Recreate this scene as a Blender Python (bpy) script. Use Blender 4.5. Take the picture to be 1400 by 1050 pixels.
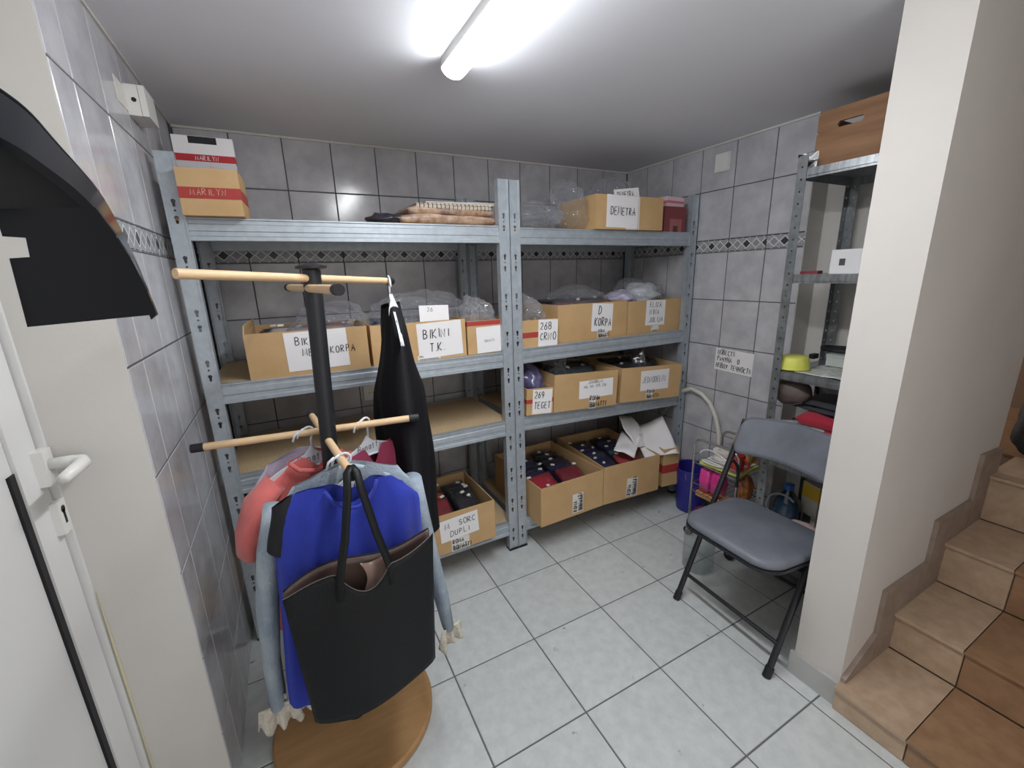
import bpy, bmesh, math, random
from mathutils import Vector, Matrix, noise
R_ = random.Random(7)
PI = math.pi
scene = bpy.context.scene
for o in list(bpy.data.objects): bpy.data.objects.remove(o)
COL = scene.collection

# ------------------------------------------------------------------ camera
CR = [[0.884412, -0.465837, -0.028477], [-0.140603, -0.207765, -0.968021], [0.445023, 0.860134, -0.249248]]
cam_d = bpy.data.cameras.new('camera'); cam = bpy.data.objects.new('camera', cam_d); COL.objects.link(cam)
m = Matrix.Identity(4)
for i in range(3):
    m[i][0] = CR[0][i]; m[i][1] = -CR[1][i]; m[i][2] = -CR[2][i]
m.translation = (-1.0262, -1.5423, 1.4072)
cam.matrix_world = m
cam_d.sensor_fit = 'HORIZONTAL'; cam_d.sensor_width = 36; cam_d.lens = 581.474 / 1400 * 36
cam_d.clip_start = 0.01
scene.camera = cam
# ------------------------------------------------------------------ world and exposure
w = bpy.data.worlds.new('world'); scene.world = w; w.use_nodes = True
w.node_tree.nodes['Background'].inputs[0].default_value = (1.0, 0.96, 0.92, 1)
w.node_tree.nodes['Background'].inputs[1].default_value = 1.2
scene.view_settings.view_transform = 'Standard'; scene.view_settings.look = 'None'
scene.view_settings.gamma = 1; scene.view_settings.use_curve_mapping = False
scene.view_settings.exposure = 0.25
LAMP_STRENGTH = 56.0

# ------------------------------------------------------------------ helpers
def lin(c):
    if isinstance(c, str):
        c = [int(c[i:i+2], 16) / 255 for i in (0, 2, 4)]
    return tuple((x / 12.92 if x <= .04045 else ((x + .055) / 1.055) ** 2.4) for x in c) + (1,)
MATS = {}
def mat(name, col, rough=.6, metal=0, var=.0, scale=8, bump=0, bscale=60, coat=0, col2=None, spec=.5, stretch=None, tr=0, sheen=0, rnd=0):
    if name in MATS: return MATS[name]
    M = bpy.data.materials.new(name); M.use_nodes = True; nt = M.node_tree; b = nt.nodes['Principled BSDF']
    b.inputs['Roughness'].default_value = rough; b.inputs['Metallic'].default_value = metal
    b.inputs['Specular IOR Level'].default_value = spec
    b.inputs['Coat Weight'].default_value = coat; b.inputs['Coat Roughness'].default_value = .12
    if tr: b.inputs['Transmission Weight'].default_value = tr
    if sheen: b.inputs['Sheen Weight'].default_value = sheen
    c = lin(col); b.inputs['Base Color'].default_value = c
    if var or bump or rnd:
        tc = nt.nodes.new('ShaderNodeTexCoord'); src = tc.outputs['Object']
        if stretch:
            mp = nt.nodes.new('ShaderNodeMapping'); mp.inputs['Scale'].default_value = stretch
            nt.links.new(src, mp.inputs['Vector']); src = mp.outputs['Vector']
        oi = nt.nodes.new('ShaderNodeObjectInfo')
        ad = nt.nodes.new('ShaderNodeVectorMath'); ad.operation = 'MULTIPLY_ADD'
        cx = nt.nodes.new('ShaderNodeCombineXYZ'); nt.links.new(oi.outputs['Random'], cx.inputs[0]); nt.links.new(oi.outputs['Random'], cx.inputs[1])
        nt.links.new(cx.outputs[0], ad.inputs[0]); ad.inputs[1].default_value = (37, 53, 0); nt.links.new(src, ad.inputs[2]); src = ad.outputs[0]
        if var or rnd:
            n = nt.nodes.new('ShaderNodeTexNoise'); n.inputs['Scale'].default_value = scale; n.inputs['Detail'].default_value = 6; n.inputs['Roughness'].default_value = .6
            nt.links.new(src, n.inputs['Vector'])
            r = nt.nodes.new('ShaderNodeValToRGB')
            c2 = lin(col2) if col2 else tuple(x * (1 - var) for x in c[:3]) + (1,)
            r.color_ramp.elements[0].color = c2; r.color_ramp.elements[1].color = c
            r.color_ramp.elements[0].position = .35; r.color_ramp.elements[1].position = .65
            nt.links.new(n.outputs['Fac'], r.inputs['Fac']); out = r.outputs['Color']
            if rnd:
                h = nt.nodes.new('ShaderNodeHueSaturation'); nt.links.new(out, h.inputs['Color'])
                mr = nt.nodes.new('ShaderNodeMapRange'); mr.inputs[3].default_value = 1 - rnd; mr.inputs[4].default_value = 1 + rnd
                nt.links.new(oi.outputs['Random'], mr.inputs[0]); nt.links.new(mr.outputs[0], h.inputs['Value']); out = h.outputs[0]
            nt.links.new(out, b.inputs['Base Color'])
        if bump:
            n2 = nt.nodes.new('ShaderNodeTexNoise'); n2.inputs['Scale'].default_value = bscale; n2.inputs['Detail'].default_value = 4
            nt.links.new(src, n2.inputs['Vector'])
            bp = nt.nodes.new('ShaderNodeBump'); bp.inputs['Strength'].default_value = bump; bp.inputs['Distance'].default_value = .01
            nt.links.new(n2.outputs['Fac'], bp.inputs['Height']); nt.links.new(bp.outputs[0], b.inputs['Normal'])
    MATS[name] = M; return M
def clear_mat(name, tint='f4f6fa', opac=.06, top=.3, rough=.07, bscale=18, bump=1.0, haze=.35):
    """thin clear film: mostly transparent, glossy with a little milky haze towards grazing angles"""
    if name in MATS: return MATS[name]
    M = bpy.data.materials.new(name); M.use_nodes = True; nt = M.node_tree; nt.nodes.clear()
    out = nt.nodes.new('ShaderNodeOutputMaterial'); t = nt.nodes.new('ShaderNodeBsdfTransparent'); t.inputs[0].default_value = lin(tint)
    gl = nt.nodes.new('ShaderNodeBsdfGlossy'); gl.inputs['Color'].default_value = (.9, .9, .92, 1); gl.inputs['Roughness'].default_value = rough
    df = nt.nodes.new('ShaderNodeBsdfDiffuse'); df.inputs['Color'].default_value = lin(tint)
    tc = nt.nodes.new('ShaderNodeTexCoord'); n = nt.nodes.new('ShaderNodeTexNoise'); n.inputs['Scale'].default_value = bscale; n.inputs['Detail'].default_value = 3; n.inputs['Distortion'].default_value = 1.2
    nt.links.new(tc.outputs['Object'], n.inputs['Vector'])
    bp = nt.nodes.new('ShaderNodeBump'); bp.inputs['Strength'].default_value = bump; bp.inputs['Distance'].default_value = .02
    nt.links.new(n.outputs['Fac'], bp.inputs['Height']); nt.links.new(bp.outputs[0], gl.inputs['Normal'])
    g = nt.nodes.new('ShaderNodeMixShader'); g.inputs[0].default_value = haze; nt.links.new(gl.outputs[0], g.inputs[1]); nt.links.new(df.outputs[0], g.inputs[2])
    lw = nt.nodes.new('ShaderNodeLayerWeight'); lw.inputs['Blend'].default_value = .3; nt.links.new(bp.outputs[0], lw.inputs['Normal'])
    mr = nt.nodes.new('ShaderNodeMapRange'); mr.inputs[3].default_value = opac; mr.inputs[4].default_value = top
    nt.links.new(lw.outputs['Facing'], mr.inputs[0])
    mx = nt.nodes.new('ShaderNodeMixShader'); nt.links.new(mr.outputs[0], mx.inputs[0]); nt.links.new(t.outputs[0], mx.inputs[1]); nt.links.new(g.outputs[0], mx.inputs[2])
    nt.links.new(mx.outputs[0], out.inputs[0]); MATS[name] = M; return M

def BM(): return bmesh.new()
def obj(name, bm, material, parent=None, smooth=False, loc=None, rot=None, bevel=0):
    if isinstance(bm, bpy.types.Mesh): me = bm
    else:
        if bevel:
            bmesh.ops.bevel(bm, geom=[e for e in bm.edges if len(e.link_faces) == 2 and e.calc_face_angle(0) > .6], offset=bevel, segments=1, affect='EDGES', clamp_overlap=True)
        bmesh.ops.recalc_face_normals(bm, faces=bm.faces)
        me = bpy.data.meshes.new(name); bm.to_mesh(me); bm.free()
    if material and not me.materials: me.materials.append(material)
    if smooth:
        for p in me.polygons: p.use_smooth = True
        if smooth != 'all':
            try: me.set_sharp_from_angle(angle=.7)
            except Exception: pass
    o = bpy.data.objects.new(name, me); COL.objects.link(o)
    if parent: o.parent = parent
    if loc is not None: o.location = loc
    if rot is not None: o.rotation_euler = rot
    return o
def tag(o, label=None, cat=None, group=None, kind=None):
    if label: o['label'] = label
    if cat: o['category'] = cat
    if group: o['group'] = group
    if kind: o['kind'] = kind
    return o
def thing(name, label, cat, loc=(0, 0, 0), rotz=0, group=None, rot=None):
    o = bpy.data.objects.new(name, None); COL.objects.link(o); o.empty_display_size = .05
    o.location = loc; o.rotation_euler = rot if rot else (0, 0, rotz)
    return tag(o, label, cat, group)
def bx(bm, x0, x1, y0, y1, z0, z1):
    v = [bm.verts.new((x, y, z)) for x in (x0, x1) for y in (y0, y1) for z in (z0, z1)]
    for f in ((0, 1, 3, 2), (4, 6, 7, 5), (0, 4, 5, 1), (2, 3, 7, 6), (0, 2, 6, 4), (1, 5, 7, 3)): bm.faces.new([v[i] for i in f])
    return bm
def prism(bm, pts, axis, a, b):
    """pts: 2-D polygon; axis: 'x','y','z' extrusion axis from a to b"""
    def P(p, t):
        return {'x': (t, p[0], p[1]), 'y': (p[0], t, p[1]), 'z': (p[0], p[1], t)}[axis]
    A = [bm.verts.new(P(p, a)) for p in pts]; B = [bm.verts.new(P(p, b)) for p in pts]
    fs = [bm.faces.new(A), bm.faces.new(B[::-1])]
    n = len(pts)
    for i in range(n): bm.faces.new((A[i], B[i], B[(i+1) % n], A[(i+1) % n]))
    bmesh.ops.triangulate(bm, faces=[f for f in fs if len(f.verts) > 4])
    return bm
def tube(bm, pts, r, n=10, cap=True, closed=False, flat=1.0):
    pts = [Vector(p) for p in pts]; N = len(pts); rings = []; prev = None
    for i, p in enumerate(pts):
        if closed: t = (pts[(i+1) % N] - pts[i-1])
        else: t = pts[min(i+1, N-1)] - pts[max(i-1, 0)]
        t.normalize()
        if prev is None:
            a = Vector((0, 0, 1)) if abs(t.z) < .9 else Vector((1, 0, 0)); u = t.cross(a).normalized()
        else:
            u = (prev - t * prev.dot(t)).normalized()
        prev = u; vv = t.cross(u)
        rr = r[i] if isinstance(r, (list, tuple)) else r
        rings.append([bm.verts.new(p + (u * math.cos(2*PI*k/n) + vv * math.sin(2*PI*k/n) * flat) * rr) for k in range(n)])
    for i in range(N if closed else N-1):
        a, b = rings[i], rings[(i+1) % N]
        for k in range(n): bm.faces.new((a[k], a[(k+1) % n], b[(k+1) % n], b[k]))
    if cap and not closed:
        bm.faces.new(rings[0][::-1]); bm.faces.new(rings[-1])
    return bm
def lathe(bm, prof, n=24, c=(0, 0, 0)):
    rings = []
    for r, z in prof:
        rings.append([bm.verts.new((c[0] + r*math.cos(2*PI*k/n), c[1] + r*math.sin(2*PI*k/n), c[2] + z)) for k in range(n)])
    for a, b in zip(rings, rings[1:]):
        for k in range(n): bm.faces.new((a[k], a[(k+1) % n], b[(k+1) % n], b[k]))
    bm.faces.new(rings[0][::-1]); bm.faces.new(rings[-1])
    return bm
def arc(c, r, a0, a1, n, plane='xz', y=0):
    out = []
    for i in range(n+1):
        a = a0 + (a1-a0)*i/n
        p = (c[0] + r*math.cos(a), c[1] + r*math.sin(a))
        out.append({'xz': (p[0], y, p[1]), 'yz': (y, p[0], p[1]), 'xy': (p[0], p[1], y)}[plane])
    return out
def sheet(f, nu, nv, th=.003, bm=None):
    """closed solid around the surface f(u,v)"""
    bm = bm or BM(); P = [[Vector(f(i/nu, j/nv)) for j in range(nv+1)] for i in range(nu+1)]
    A = []; B = []
    for i in range(nu+1):
        ra = []; rb = []
        for j in range(nv+1):
            du = P[min(i+1, nu)][j] - P[max(i-1, 0)][j]; dv = P[i][min(j+1, nv)] - P[i][max(j-1, 0)]
            n = du.cross(dv); n = n.normalized() if n.length > 1e-9 else Vector((0, 1, 0))
            ra.append(bm.verts.new(P[i][j] + n*th/2)); rb.append(bm.verts.new(P[i][j] - n*th/2))
        A.append(ra); B.append(rb)
    for i in range(nu):
        for j in range(nv):
            bm.faces.new((A[i][j], A[i+1][j], A[i+1][j+1], A[i][j+1])); bm.faces.new((B[i][j], B[i][j+1], B[i+1][j+1], B[i+1][j]))
    for i in range(nu):
        bm.faces.new((A[i][0], B[i][0], B[i+1][0], A[i+1][0])); bm.faces.new((A[i][nv], A[i+1][nv], B[i+1][nv], B[i][nv]))
    for j in range(nv):
        bm.faces.new((A[0][j], A[0][j+1], B[0][j+1], B[0][j])); bm.faces.new((A[nu][j], B[nu][j], B[nu][j+1], A[nu][j+1]))
    return bm
def pillow(w, d, h, seed=0, n=9, pw=4, wr=.35, bm=None, off=(0, 0, 0)):
    """a soft flat packet lying in xy, base at z=0"""
    bm = bm or BM(); g = [[], []]
    for s in (0, 1):
        for i in range(n+1):
            row = []
            for j in range(n+1):
                u = 2*i/n-1; v = 2*j/n-1
                e = max(0, (1-abs(u)**pw)*(1-abs(v)**pw))**.5
                k = noise.noise(Vector((u*1.7+seed*3.1, v*1.7-seed*1.7, s*4))) ; k2 = noise.noise(Vector((u*4+seed, v*4, s*9+seed)))
                z = (h/2*e*(1+wr*k+wr*.5*k2)) * (1 if s else -1) + h/2
                x = u*w/2*(1+.05*noise.noise(Vector((v*2, seed, 1)))); y = v*d/2*(1+.05*noise.noise(Vector((u*2, seed, 5))))
                row.append(bm.verts.new((x+off[0], y+off[1], max(z, 0)+off[2])))
            g[s].append(row)
        for i in range(n):
            for j in range(n): bm.faces.new((g[s][i][j], g[s][i+1][j], g[s][i+1][j+1], g[s][i][j+1]))
    bmesh.ops.remove_doubles(bm, verts=bm.verts, dist=1e-5)
    return bm
def crumple(w, d, h, seed=0, sub=4, amp=.35, base=True):
    """a crumpled bag, base at z=0"""
    bm = BM(); bmesh.ops.create_icosphere(bm, subdivisions=sub, radius=1)
    for v in bm.verts:
        p = v.co.copy(); k = noise.noise(p*1.3+Vector((seed*5.3, 0, 0)))*amp + noise.noise(p*3+Vector((0, seed*3.7, 0)))*amp*.6 + abs(noise.noise(p*6+Vector((0, 0, seed*2.1))))*amp*.45
        q = p*(1+k); q = Vector((q.x*w/2, q.y*d/2, q.z*h/2+h*.45))
        if base: q.z = max(q.z, 0.0)
        v.co = q
    return bm
# --- a pen-stroke alphabet (x 0..1 wide, y 0..1 high)
def _c(cx, cy, rx, ry, a0, a1, n=9): return [(cx+rx*math.cos(math.radians(a0+(a1-a0)*i/n)), cy+ry*math.sin(math.radians(a0+(a1-a0)*i/n))) for i in range(n+1)]
FONT = {
 'A': [[(0, 0), (.45, 1), (.85, 0)], [(.15, .38), (.75, .38)]], 'B': [[(0, 0), (0, 1)], [(0, 1)]+_c(.25, .76, .42, .24, 90, -90)+[(0, .52)]+_c(.3, .26, .5, .26, 90, -90)+[(0, 0)]],
 'C': [_c(.48, .5, .45, .5, 45, 315)], 'D': [[(0, 0), (0, 1)]+_c(.15, .5, .68, .5, 90, -90)+[(0, 0)]], 'E': [[(.75, 1), (0, 1), (0, 0), (.78, 0)], [(0, .52), (.6, .52)]],
 'G': [_c(.48, .5, .45, .5, 45, 330)+[(.88, .45), (.5, .45)]], 'H': [[(0, 0), (0, 1)], [(.75, 0), (.75, 1)], [(0, .5), (.75, .5)]], 'I': [[(.3, 0), (.3, 1)]],
 'J': [[(.7, 1), (.7, .25)]+_c(.4, .25, .3, .25, 0, -170)], 'K': [[(0, 0), (0, 1)], [(.75, 1), (.02, .42), (.8, 0)]], 'L': [[(0, 1), (0, 0), (.72, 0)]],
 'M': [[(-.05, 0), (.06, 1), (.46, .18), (.88, 1), (1.0, 0)]], 'N': [[(0, 0), (0, 1), (.8, 0), (.82, 1)]], 'O': [_c(.45, .5, .43, .5, 90, 450, 14)],
 'P': [[(0, 0), (0, 1)]+_c(.2, .74, .48, .26, 90, -90)+[(0, .48)]], 'R': [[(0, 0), (0, 1)]+_c(.2, .75, .45, .25, 90, -90)+[(.05, .5), (.75, 0)]],
 'S': [_c(.42, .74, .36, .26, 30, 250)+_c(.4, .26, .4, .26, 80, -150)], 'T': [[(0, 1), (.85, 1)], [(.42, 1), (.42, 0)]], 'U': [[(0, 1), (0, .3)]+_c(.38, .3, .38, .3, 180, 360)+[(.76, 1)]],
 'Y': [[(0, 1), (.4, .5), (.8, 1)], [(.4, .5), (.4, 0)]], 'Z': [[(.05, 1), (.78, 1), (0, 0), (.8, 0)]], '.': [[(.1, 0), (.18, .05)]], ',': [[(.2, .1), (.08, -.12)]],
 '1': [[(.1, .75), (.35, 1), (.35, 0)]], '2': [_c(.4, .72, .38, .28, 160, -30)+[(0, 0), (.8, 0)]], '3': [_c(.35, .75, .35, .25, 140, -90)+_c(.35, .26, .42, .26, 90, -140)], '4': [[(.6, 0), (.6, 1), (0, .35), (.85, .35)]],
 '6': [[(.65, 1), (.15, .5)]+_c(.4, .28, .36, .28, 150, 520, 14)], '8': [_c(.4, .74, .32, .26, 270, -90, 12), _c(.4, .26, .4, .26, 90, 450, 12)], '9': [_c(.4, .7, .36, .3, 0, 360, 12)+[(.7, .4), (.5, 0)]], '7': [[(0, 1), (.8, 1), (.25, 0)]],
 'o': [_c(.4, .33, .36, .33, 90, 450, 12)], 'n': [[(0, 0), (0, .66)], [(0, .45)]+_c(.3, .38, .3, .28, 160, 0)+[(.6, 0)]], 'a': [_c(.32, .33, .3, .33, 60, 420, 12), [(.64, .66), (.64, 0)]], 't': [[(.25, 1), (.25, .1), (.45, 0)], [(0, .66), (.5, .66)]], 'i': [[(.2, 0), (.2, .66)], [(.2, .88), (.2, .95)]],
 # Cyrillic
 'П': [[(0, 0), (0, 1), (.75, 1), (.75, 0)]], 'В': None, 'Е': None, 'С': None, 'Т': None, 'И': [[(0, 1), (0, 0), (.72, 1), (.72, 0)]], 'Р': None, 'А': None, 'Ч': [[(0, 1), (0, .55), (.15, .42), (.7, .5)], [(.72, 1), (.72, 0)]], 'У': [[(0, 1), (.4, .45)], [(.8, 1), (.25, 0)]], 'Н': None, 'О': None,
 '-': [[(.1, .5), (.6, .5)]], ' ': [],
}
for a, b in zip('ВЕСТРАНО', 'BECTPAHO'): FONT[a] = FONT[b]
def writing(name, lines, parent, ink, x0, ztop, h, adv=.78, lead=1.5, wd=None, seed=1, slant=.05, y=-.0012, off=None):
    """pen strokes as thin ribbons in the parent's XZ plane, facing -Y"""
    bm = BM(); rr = random.Random(seed); wd = wd or h*.11
    for li, line in enumerate(lines):
        x = x0 + (off[li] if off else 0); z = ztop - h - li*h*lead
        for ch in line:
            sc = h*(1+rr.uniform(-.1, .1)); dz = rr.uniform(-.06, .06)*h
            for st in FONT.get(ch, []):
                P = [Vector((x+px*sc*adv*.9+py*sc*slant+rr.uniform(-.02, .02)*h, z+dz+py*sc)) for px, py in st]
                L = len(P)
                Ls = []; Rs = []
                for i in range(L):
                    t = P[min(i+1, L-1)]-P[max(i-1, 0)]
                    t = t.normalized() if t.length > 1e-9 else Vector((1, 0)); nn = Vector((-t.y, t.x))*wd/2
                    Ls.append(P[i]+nn); Rs.append(P[i]-nn)
                va = [bm.verts.new((p.x, y, p.y)) for p in Ls]; vb = [bm.verts.new((p.x, y, p.y)) for p in Rs]
                vc = [bm.verts.new((p.x, y+.0004, p.y)) for p in Ls]; vd = [bm.verts.new((p.x, y+.0004, p.y)) for p in Rs]
                for i in range(L-1):
                    bm.faces.new((va[i], vb[i], vb[i+1], va[i+1])); bm.faces.new((vc[i], vc[i+1], vd[i+1], vd[i]))
            x += h*adv*(.66 if ch in 'I1i' else .45 if ch in '.,' else 1.3 if ch in 'MN' else 1.12)
    return obj(name, bm, ink, parent)

# ------------------------------------------------------------------ materials
M_plaster = mat('white plaster', 'cfccc7', .85, var=.05, scale=3, bump=.05, bscale=40)
M_ceil = mat('matt grey white ceiling paint', 'e6e7ee', .8, var=.03, scale=2, bump=.05, bscale=30)
M_grout = mat('dark grout', '55555a', .9)
M_tile = mat('grey marbled wall tile', 'c2c2c6', .16, var=.12, scale=9, col2='acacb2', rnd=.04, bump=.02, bscale=8)
M_floor = mat('light grey stone floor tile', 'cdd1d0', .42, var=.1, scale=26, col2='bfc4c4', rnd=.03, bump=.03, bscale=80)
def add_specks(M, col, scale, thr):
    """scattered dirt specks with a shape of their own"""
    nt = M.node_tree; b = nt.nodes['Principled BSDF']; src = b.inputs['Base Color'].links[0].from_socket
    oi = nt.nodes.new('ShaderNodeTexCoord'); g = nt.nodes.new('ShaderNodeNewGeometry')
    n = nt.nodes.new('ShaderNodeTexNoise'); n.inputs['Scale'].default_value = scale; n.inputs['Detail'].default_value = 3; nt.links.new(g.outputs['Position'], n.inputs['Vector'])
    r = nt.nodes.new('ShaderNodeValToRGB'); r.color_ramp.elements[0].position = thr; r.color_ramp.elements[1].position = thr+.05
    nt.links.new(n.outputs['Fac'], r.inputs['Fac'])
    mx = nt.nodes.new('ShaderNodeMix'); mx.data_type = 'RGBA'; nt.links.new(r.outputs['Color'], mx.inputs['Factor']); nt.links.new(src, mx.inputs['A']); mx.inputs['B'].default_value = lin(col)
    nt.links.new(mx.outputs['Result'], b.inputs['Base Color'])
add_specks(M_floor, '8d8f8c', 16, .70)
M_fgrout = mat('floor grout', '6a6a68', .95)
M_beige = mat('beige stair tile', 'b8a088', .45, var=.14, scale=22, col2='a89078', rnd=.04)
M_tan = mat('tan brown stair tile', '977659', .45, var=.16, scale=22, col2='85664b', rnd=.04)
M_stgrout = mat('stair grout', '6d5a49', .9)
M_skirt = mat('brown grey skirting tile', '97877c', .5, var=.1, scale=18, col2='877669')
M_greyskirt = mat('grey skirting tile', 'b2b2b0', .4, var=.08, scale=18)
M_galv = mat('galvanised steel', 'b2bac1', .36, metal=.35, var=.1, scale=35, col2='a3acb4')
M_chip = mat('chipboard', 'cbb490', .8, var=.2, scale=120, col2='b59c77')
M_card = mat('brown cardboard', 'c8a679', .8, var=.07, scale=5, col2='bd9a6c', bump=.06, bscale=90, rnd=.05)
M_card_in = mat('cardboard inside', 'b8966b', .85, var=.06, scale=6)
M_red = mat('dark red print', 'a83a35', .6)
M_paper = mat('white paper', 'e9e7e8', .7, var=.03, scale=12)
M_ink = mat('black pen ink', '17171c', .5)
M_greyink = mat('grey print', '4a4a4e', .6)
M_label = mat('off white sticker', 'dcd9d2', .5)
M_black = mat('black powder coated steel', '1b1d22', .45)
M_rubber = mat('black rubber', '141519', .6)
M_wood = mat('pale beech dowel', 'd9b991', .55, var=.12, scale=10, stretch=(1, 1, 8))
M_base = mat('light brown wood base', 'b08a5e', .5, var=.14, scale=6, col2='a37c50', stretch=(1, 7, 1))
M_white = mat('white plastic', 'dddcd8', .35)
M_pvc = mat('white door plastic', 'd9d9d8', .3, var=.02, scale=3)
M_hang = mat('translucent white hanger plastic', 'cfd3da', .35)
M_blackgloss = mat('glossy black plastic', '0b0e15', .14, spec=.3)
M_blackmatt = mat('matt black plastic', '0d1016', .5)
M_chrome = mat('chrome wire', 'b9bcc0', .2, metal=.9)
M_clear = clear_mat('clear crinkled plastic', opac=.07, top=.62)
M_sleeve = clear_mat('clear garment sleeve', opac=.03, top=.26, bscale=25, haze=.06)
M_clear2 = clear_mat('cloudy clear plastic', opac=.14, top=.6, bscale=14, haze=.6)
M_bottle = clear_mat('clear bottle plastic', tint='e6eaea', opac=.08, top=.45, bscale=5, bump=.15, haze=.4)

# ================================================================== THE ROOM
XL, XR, YB, H = -1.338, 1.084, .7985, 2.033
YN = -3.2                      # near end of what is built, behind the camera
YREV, XDOOR = -.389, -1.505    # door reveal corner and door plane
YNICHE, XNICHE = -.374, 1.21
ROWS = [(-.026, .227), (.227, .480), (.480, .733), (.733, .986), (.986, 1.239), (1.239, 1.491), (1.557, 1.809), (1.809, 2.033)]
BORD = (1.491, 1.557)
def struct(name, bm, m, parent=None, **k): 
    o = obj(name, bm, m, parent, **k); o['kind'] = 'structure'; return o
# floor slab, ceiling
fl = struct('floor', bx(BM(), XL-.3, 1.4, YN, YB+.1, -.1, -.0025), M_fgrout)
ce = struct('ceiling', bx(BM(), XL-.3, 1.4, YN, YB+.1, H, H+.1), M_ceil)
TILE = {}
def tile_mesh(w, h, t=.007, ch=.0016):
    """slab in the XZ plane, front face at y=0, chamfered front rim"""
    k = (round(w, 4), round(h, 4), t)
    if k in TILE: return TILE[k].copy() if False else TILE[k]
    bm = BM()
    def ring(i, y): return [bm.verts.new(p) for p in ((i-w/2, y, i), (w/2-i, y, i), (w/2-i, y, h-i), (i-w/2, y, h-i))]
    a = ring(ch, 0); b = ring(0, ch); c = ring(0, t)
    bm.faces.new(a)
    for p, q in ((a, b), (b, c)):
        for i in range(4): bm.faces.new((p[i], q[i], q[(i+1) % 4], p[(i+1) % 4]))
    bmesh.ops.recalc_face_normals(bm, faces=bm.faces)
    me = bpy.data.meshes.new('tile'); bm.to_mesh(me); bm.free(); TILE[k] = me; return me
MESHM = {}
def tile(name, parent, w, h, m, loc, rot, t=.007):
    me = tile_mesh(w, h, t); key = (me.name, m.name)
    if key not in MESHM:
        if me.materials: me = me.copy(); me.materials.clear()
        me.materials.append(m); MESHM[key] = me
    o = bpy.data.objects.new(name, MESHM[key]); COL.objects.link(o); o.parent = parent; o.location = loc; o.rotation_euler = rot
    return o
# --- border tile print
def border_mat():
    M = bpy.data.materials.new('diamond border tile'); M.use_nodes = True; nt = M.node_tree; b = nt.nodes['Principled BSDF']; b.inputs['Roughness'].default_value = .2
    tc = nt.nodes.new('ShaderNodeTexCoord'); sp = nt.nodes.new('ShaderNodeSeparateXYZ'); nt.links.new(tc.outputs['Object'], sp.inputs[0])
    def mth(op, a, b_=None, c=None):
        n = nt.nodes.new('ShaderNodeMath'); n.operation = op
        for i, v in enumerate((a, b_, c)):
            if v is None: continue
            if isinstance(v, (int, float)): n.inputs[i].default_value = v
            else: nt.links.new(v, n.inputs[i])
        return n.outputs[0]
    p = .203/4
    xs = mth('DIVIDE', mth('ADD', sp.outputs['X'], .203/2), p)            # cells, diamonds at whole numbers
    k = mth('ROUND', xs)
    dx = mth('MULTIPLY', mth('ABSOLUTE', mth('SUBTRACT', xs, k)), 2.0)    # 0 centre .. 1 edge
    dz = mth('DIVIDE', mth('ABSOLUTE', mth('SUBTRACT', sp.outputs['Z'], .033)), .024)
    d = mth('ADD', dx, dz)
    odd = mth('MODULO', mth('ABSOLUTE', k), 2.0)
    inside = mth('LESS_THAN', d, .80)
    line = mth('LESS_THAN', mth('ABSOLUTE', mth('SUBTRACT', d, .93)), .13)
    band = mth('GREATER_THAN', dz, 1.12)
    dash = mth('MULTIPLY', mth('LESS_THAN', mth('ABSOLUTE', mth('SUBTRACT', dz, 1.24)), .07), mth('GREATER_THAN', mth('FRACT', mth('MULTIPLY', xs, 1.37)), .22))
    nz = nt.nodes.new('ShaderNodeTexNoise'); nz.inputs['Scale'].default_value = 160; nt.links.new(tc.outputs['Object'], nz.inputs['Vector'])
    def mix(f, a, b_):
        n = nt.nodes.new('ShaderNodeMix'); n.data_type = 'RGBA'; nt.links.new(f, n.inputs['Factor'])
        for s, v in ((n.inputs['A'], a), (n.inputs['B'], b_)):
            if isinstance(v, str): s.default_value = lin(v)
            else: nt.links.new(v, s)
        return n.outputs['Result']
    base = mix(nz.outputs['Fac'], '6f7074', 'b9b9bb')
    dia = mix(odd, '3a3a40', '8d8d92')
    c = mix(inside, base, dia); c = mix(line, c, 'cfcfd0'); c = mix(band, c, 'b4b4b8'); c = mix(dash, c, '3c3c42')
    nt.links.new(c, b.inputs['Base Color']); return M
M_border = border_mat()
J = .0022   # half joint
def tile_wall(wall, a_lines, place, rotz, rows=ROWS, amin=None, amax=None):
    """a_lines: joint positions along the wall; place(a) -> (x, y) on the tile face"""
    for a0, a1 in zip(a_lines, a_lines[1:]):
        a0c, a1c = max(a0, amin), min(a1, amax)
        if a1c-a0c < .02: continue
        x, y = place((a0c+a1c)/2); wd = a1c-a0c-2*J
        for z0, z1 in rows:
            z0 = max(z0, 0)
            tile('wall_tile', wall, wd, z1-z0-2*J, M_tile, (x, y, z0+J), (0, 0, rotz))
        tile('border_tile', wall, wd, BORD[1]-BORD[0]-.002, M_border, (x, y, BORD[0]+.001), (0, 0, rotz))
wb = struct('wall_back', bx(BM(), XL-.1, XR+.1, YB+.0025, YB+.12, 0, H), M_grout)
tile_wall(wb, [-.9405+.203*k for k in range(-2, 11)], lambda a: (a, YB), 0, amin=XL+.003, amax=XR-.003)
wr = struct('wall_right', bx(BM(), XR+.0025, XNICHE+.1, YNICHE, YB, 0, H), M_plaster)
bm = bx(BM(), XR+.002, XR+.004, YNICHE+.004, YB, 0, H)
obj('grout_bed', bm, M_grout, wr)
tile_wall(wr, [.0078+.203*k for k in range(-2, 5)], lambda a: (XR, a), -PI/2, amin=YNICHE, amax=YB-.003)
wl = struct('wall_left', bx(BM(), XL-.168, XL-.0025, YREV, YB, 0, H), M_plaster)
obj('grout_bed', bx(BM(), XL-.004, XL-.002, YREV+.004, YB, 0, H), M_grout, wl)
tile_wall(wl, [-.48+.203*k for k in range(0, 7)], lambda a: (XL, a), PI/2, amin=YREV, amax=YB-.003)
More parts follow.
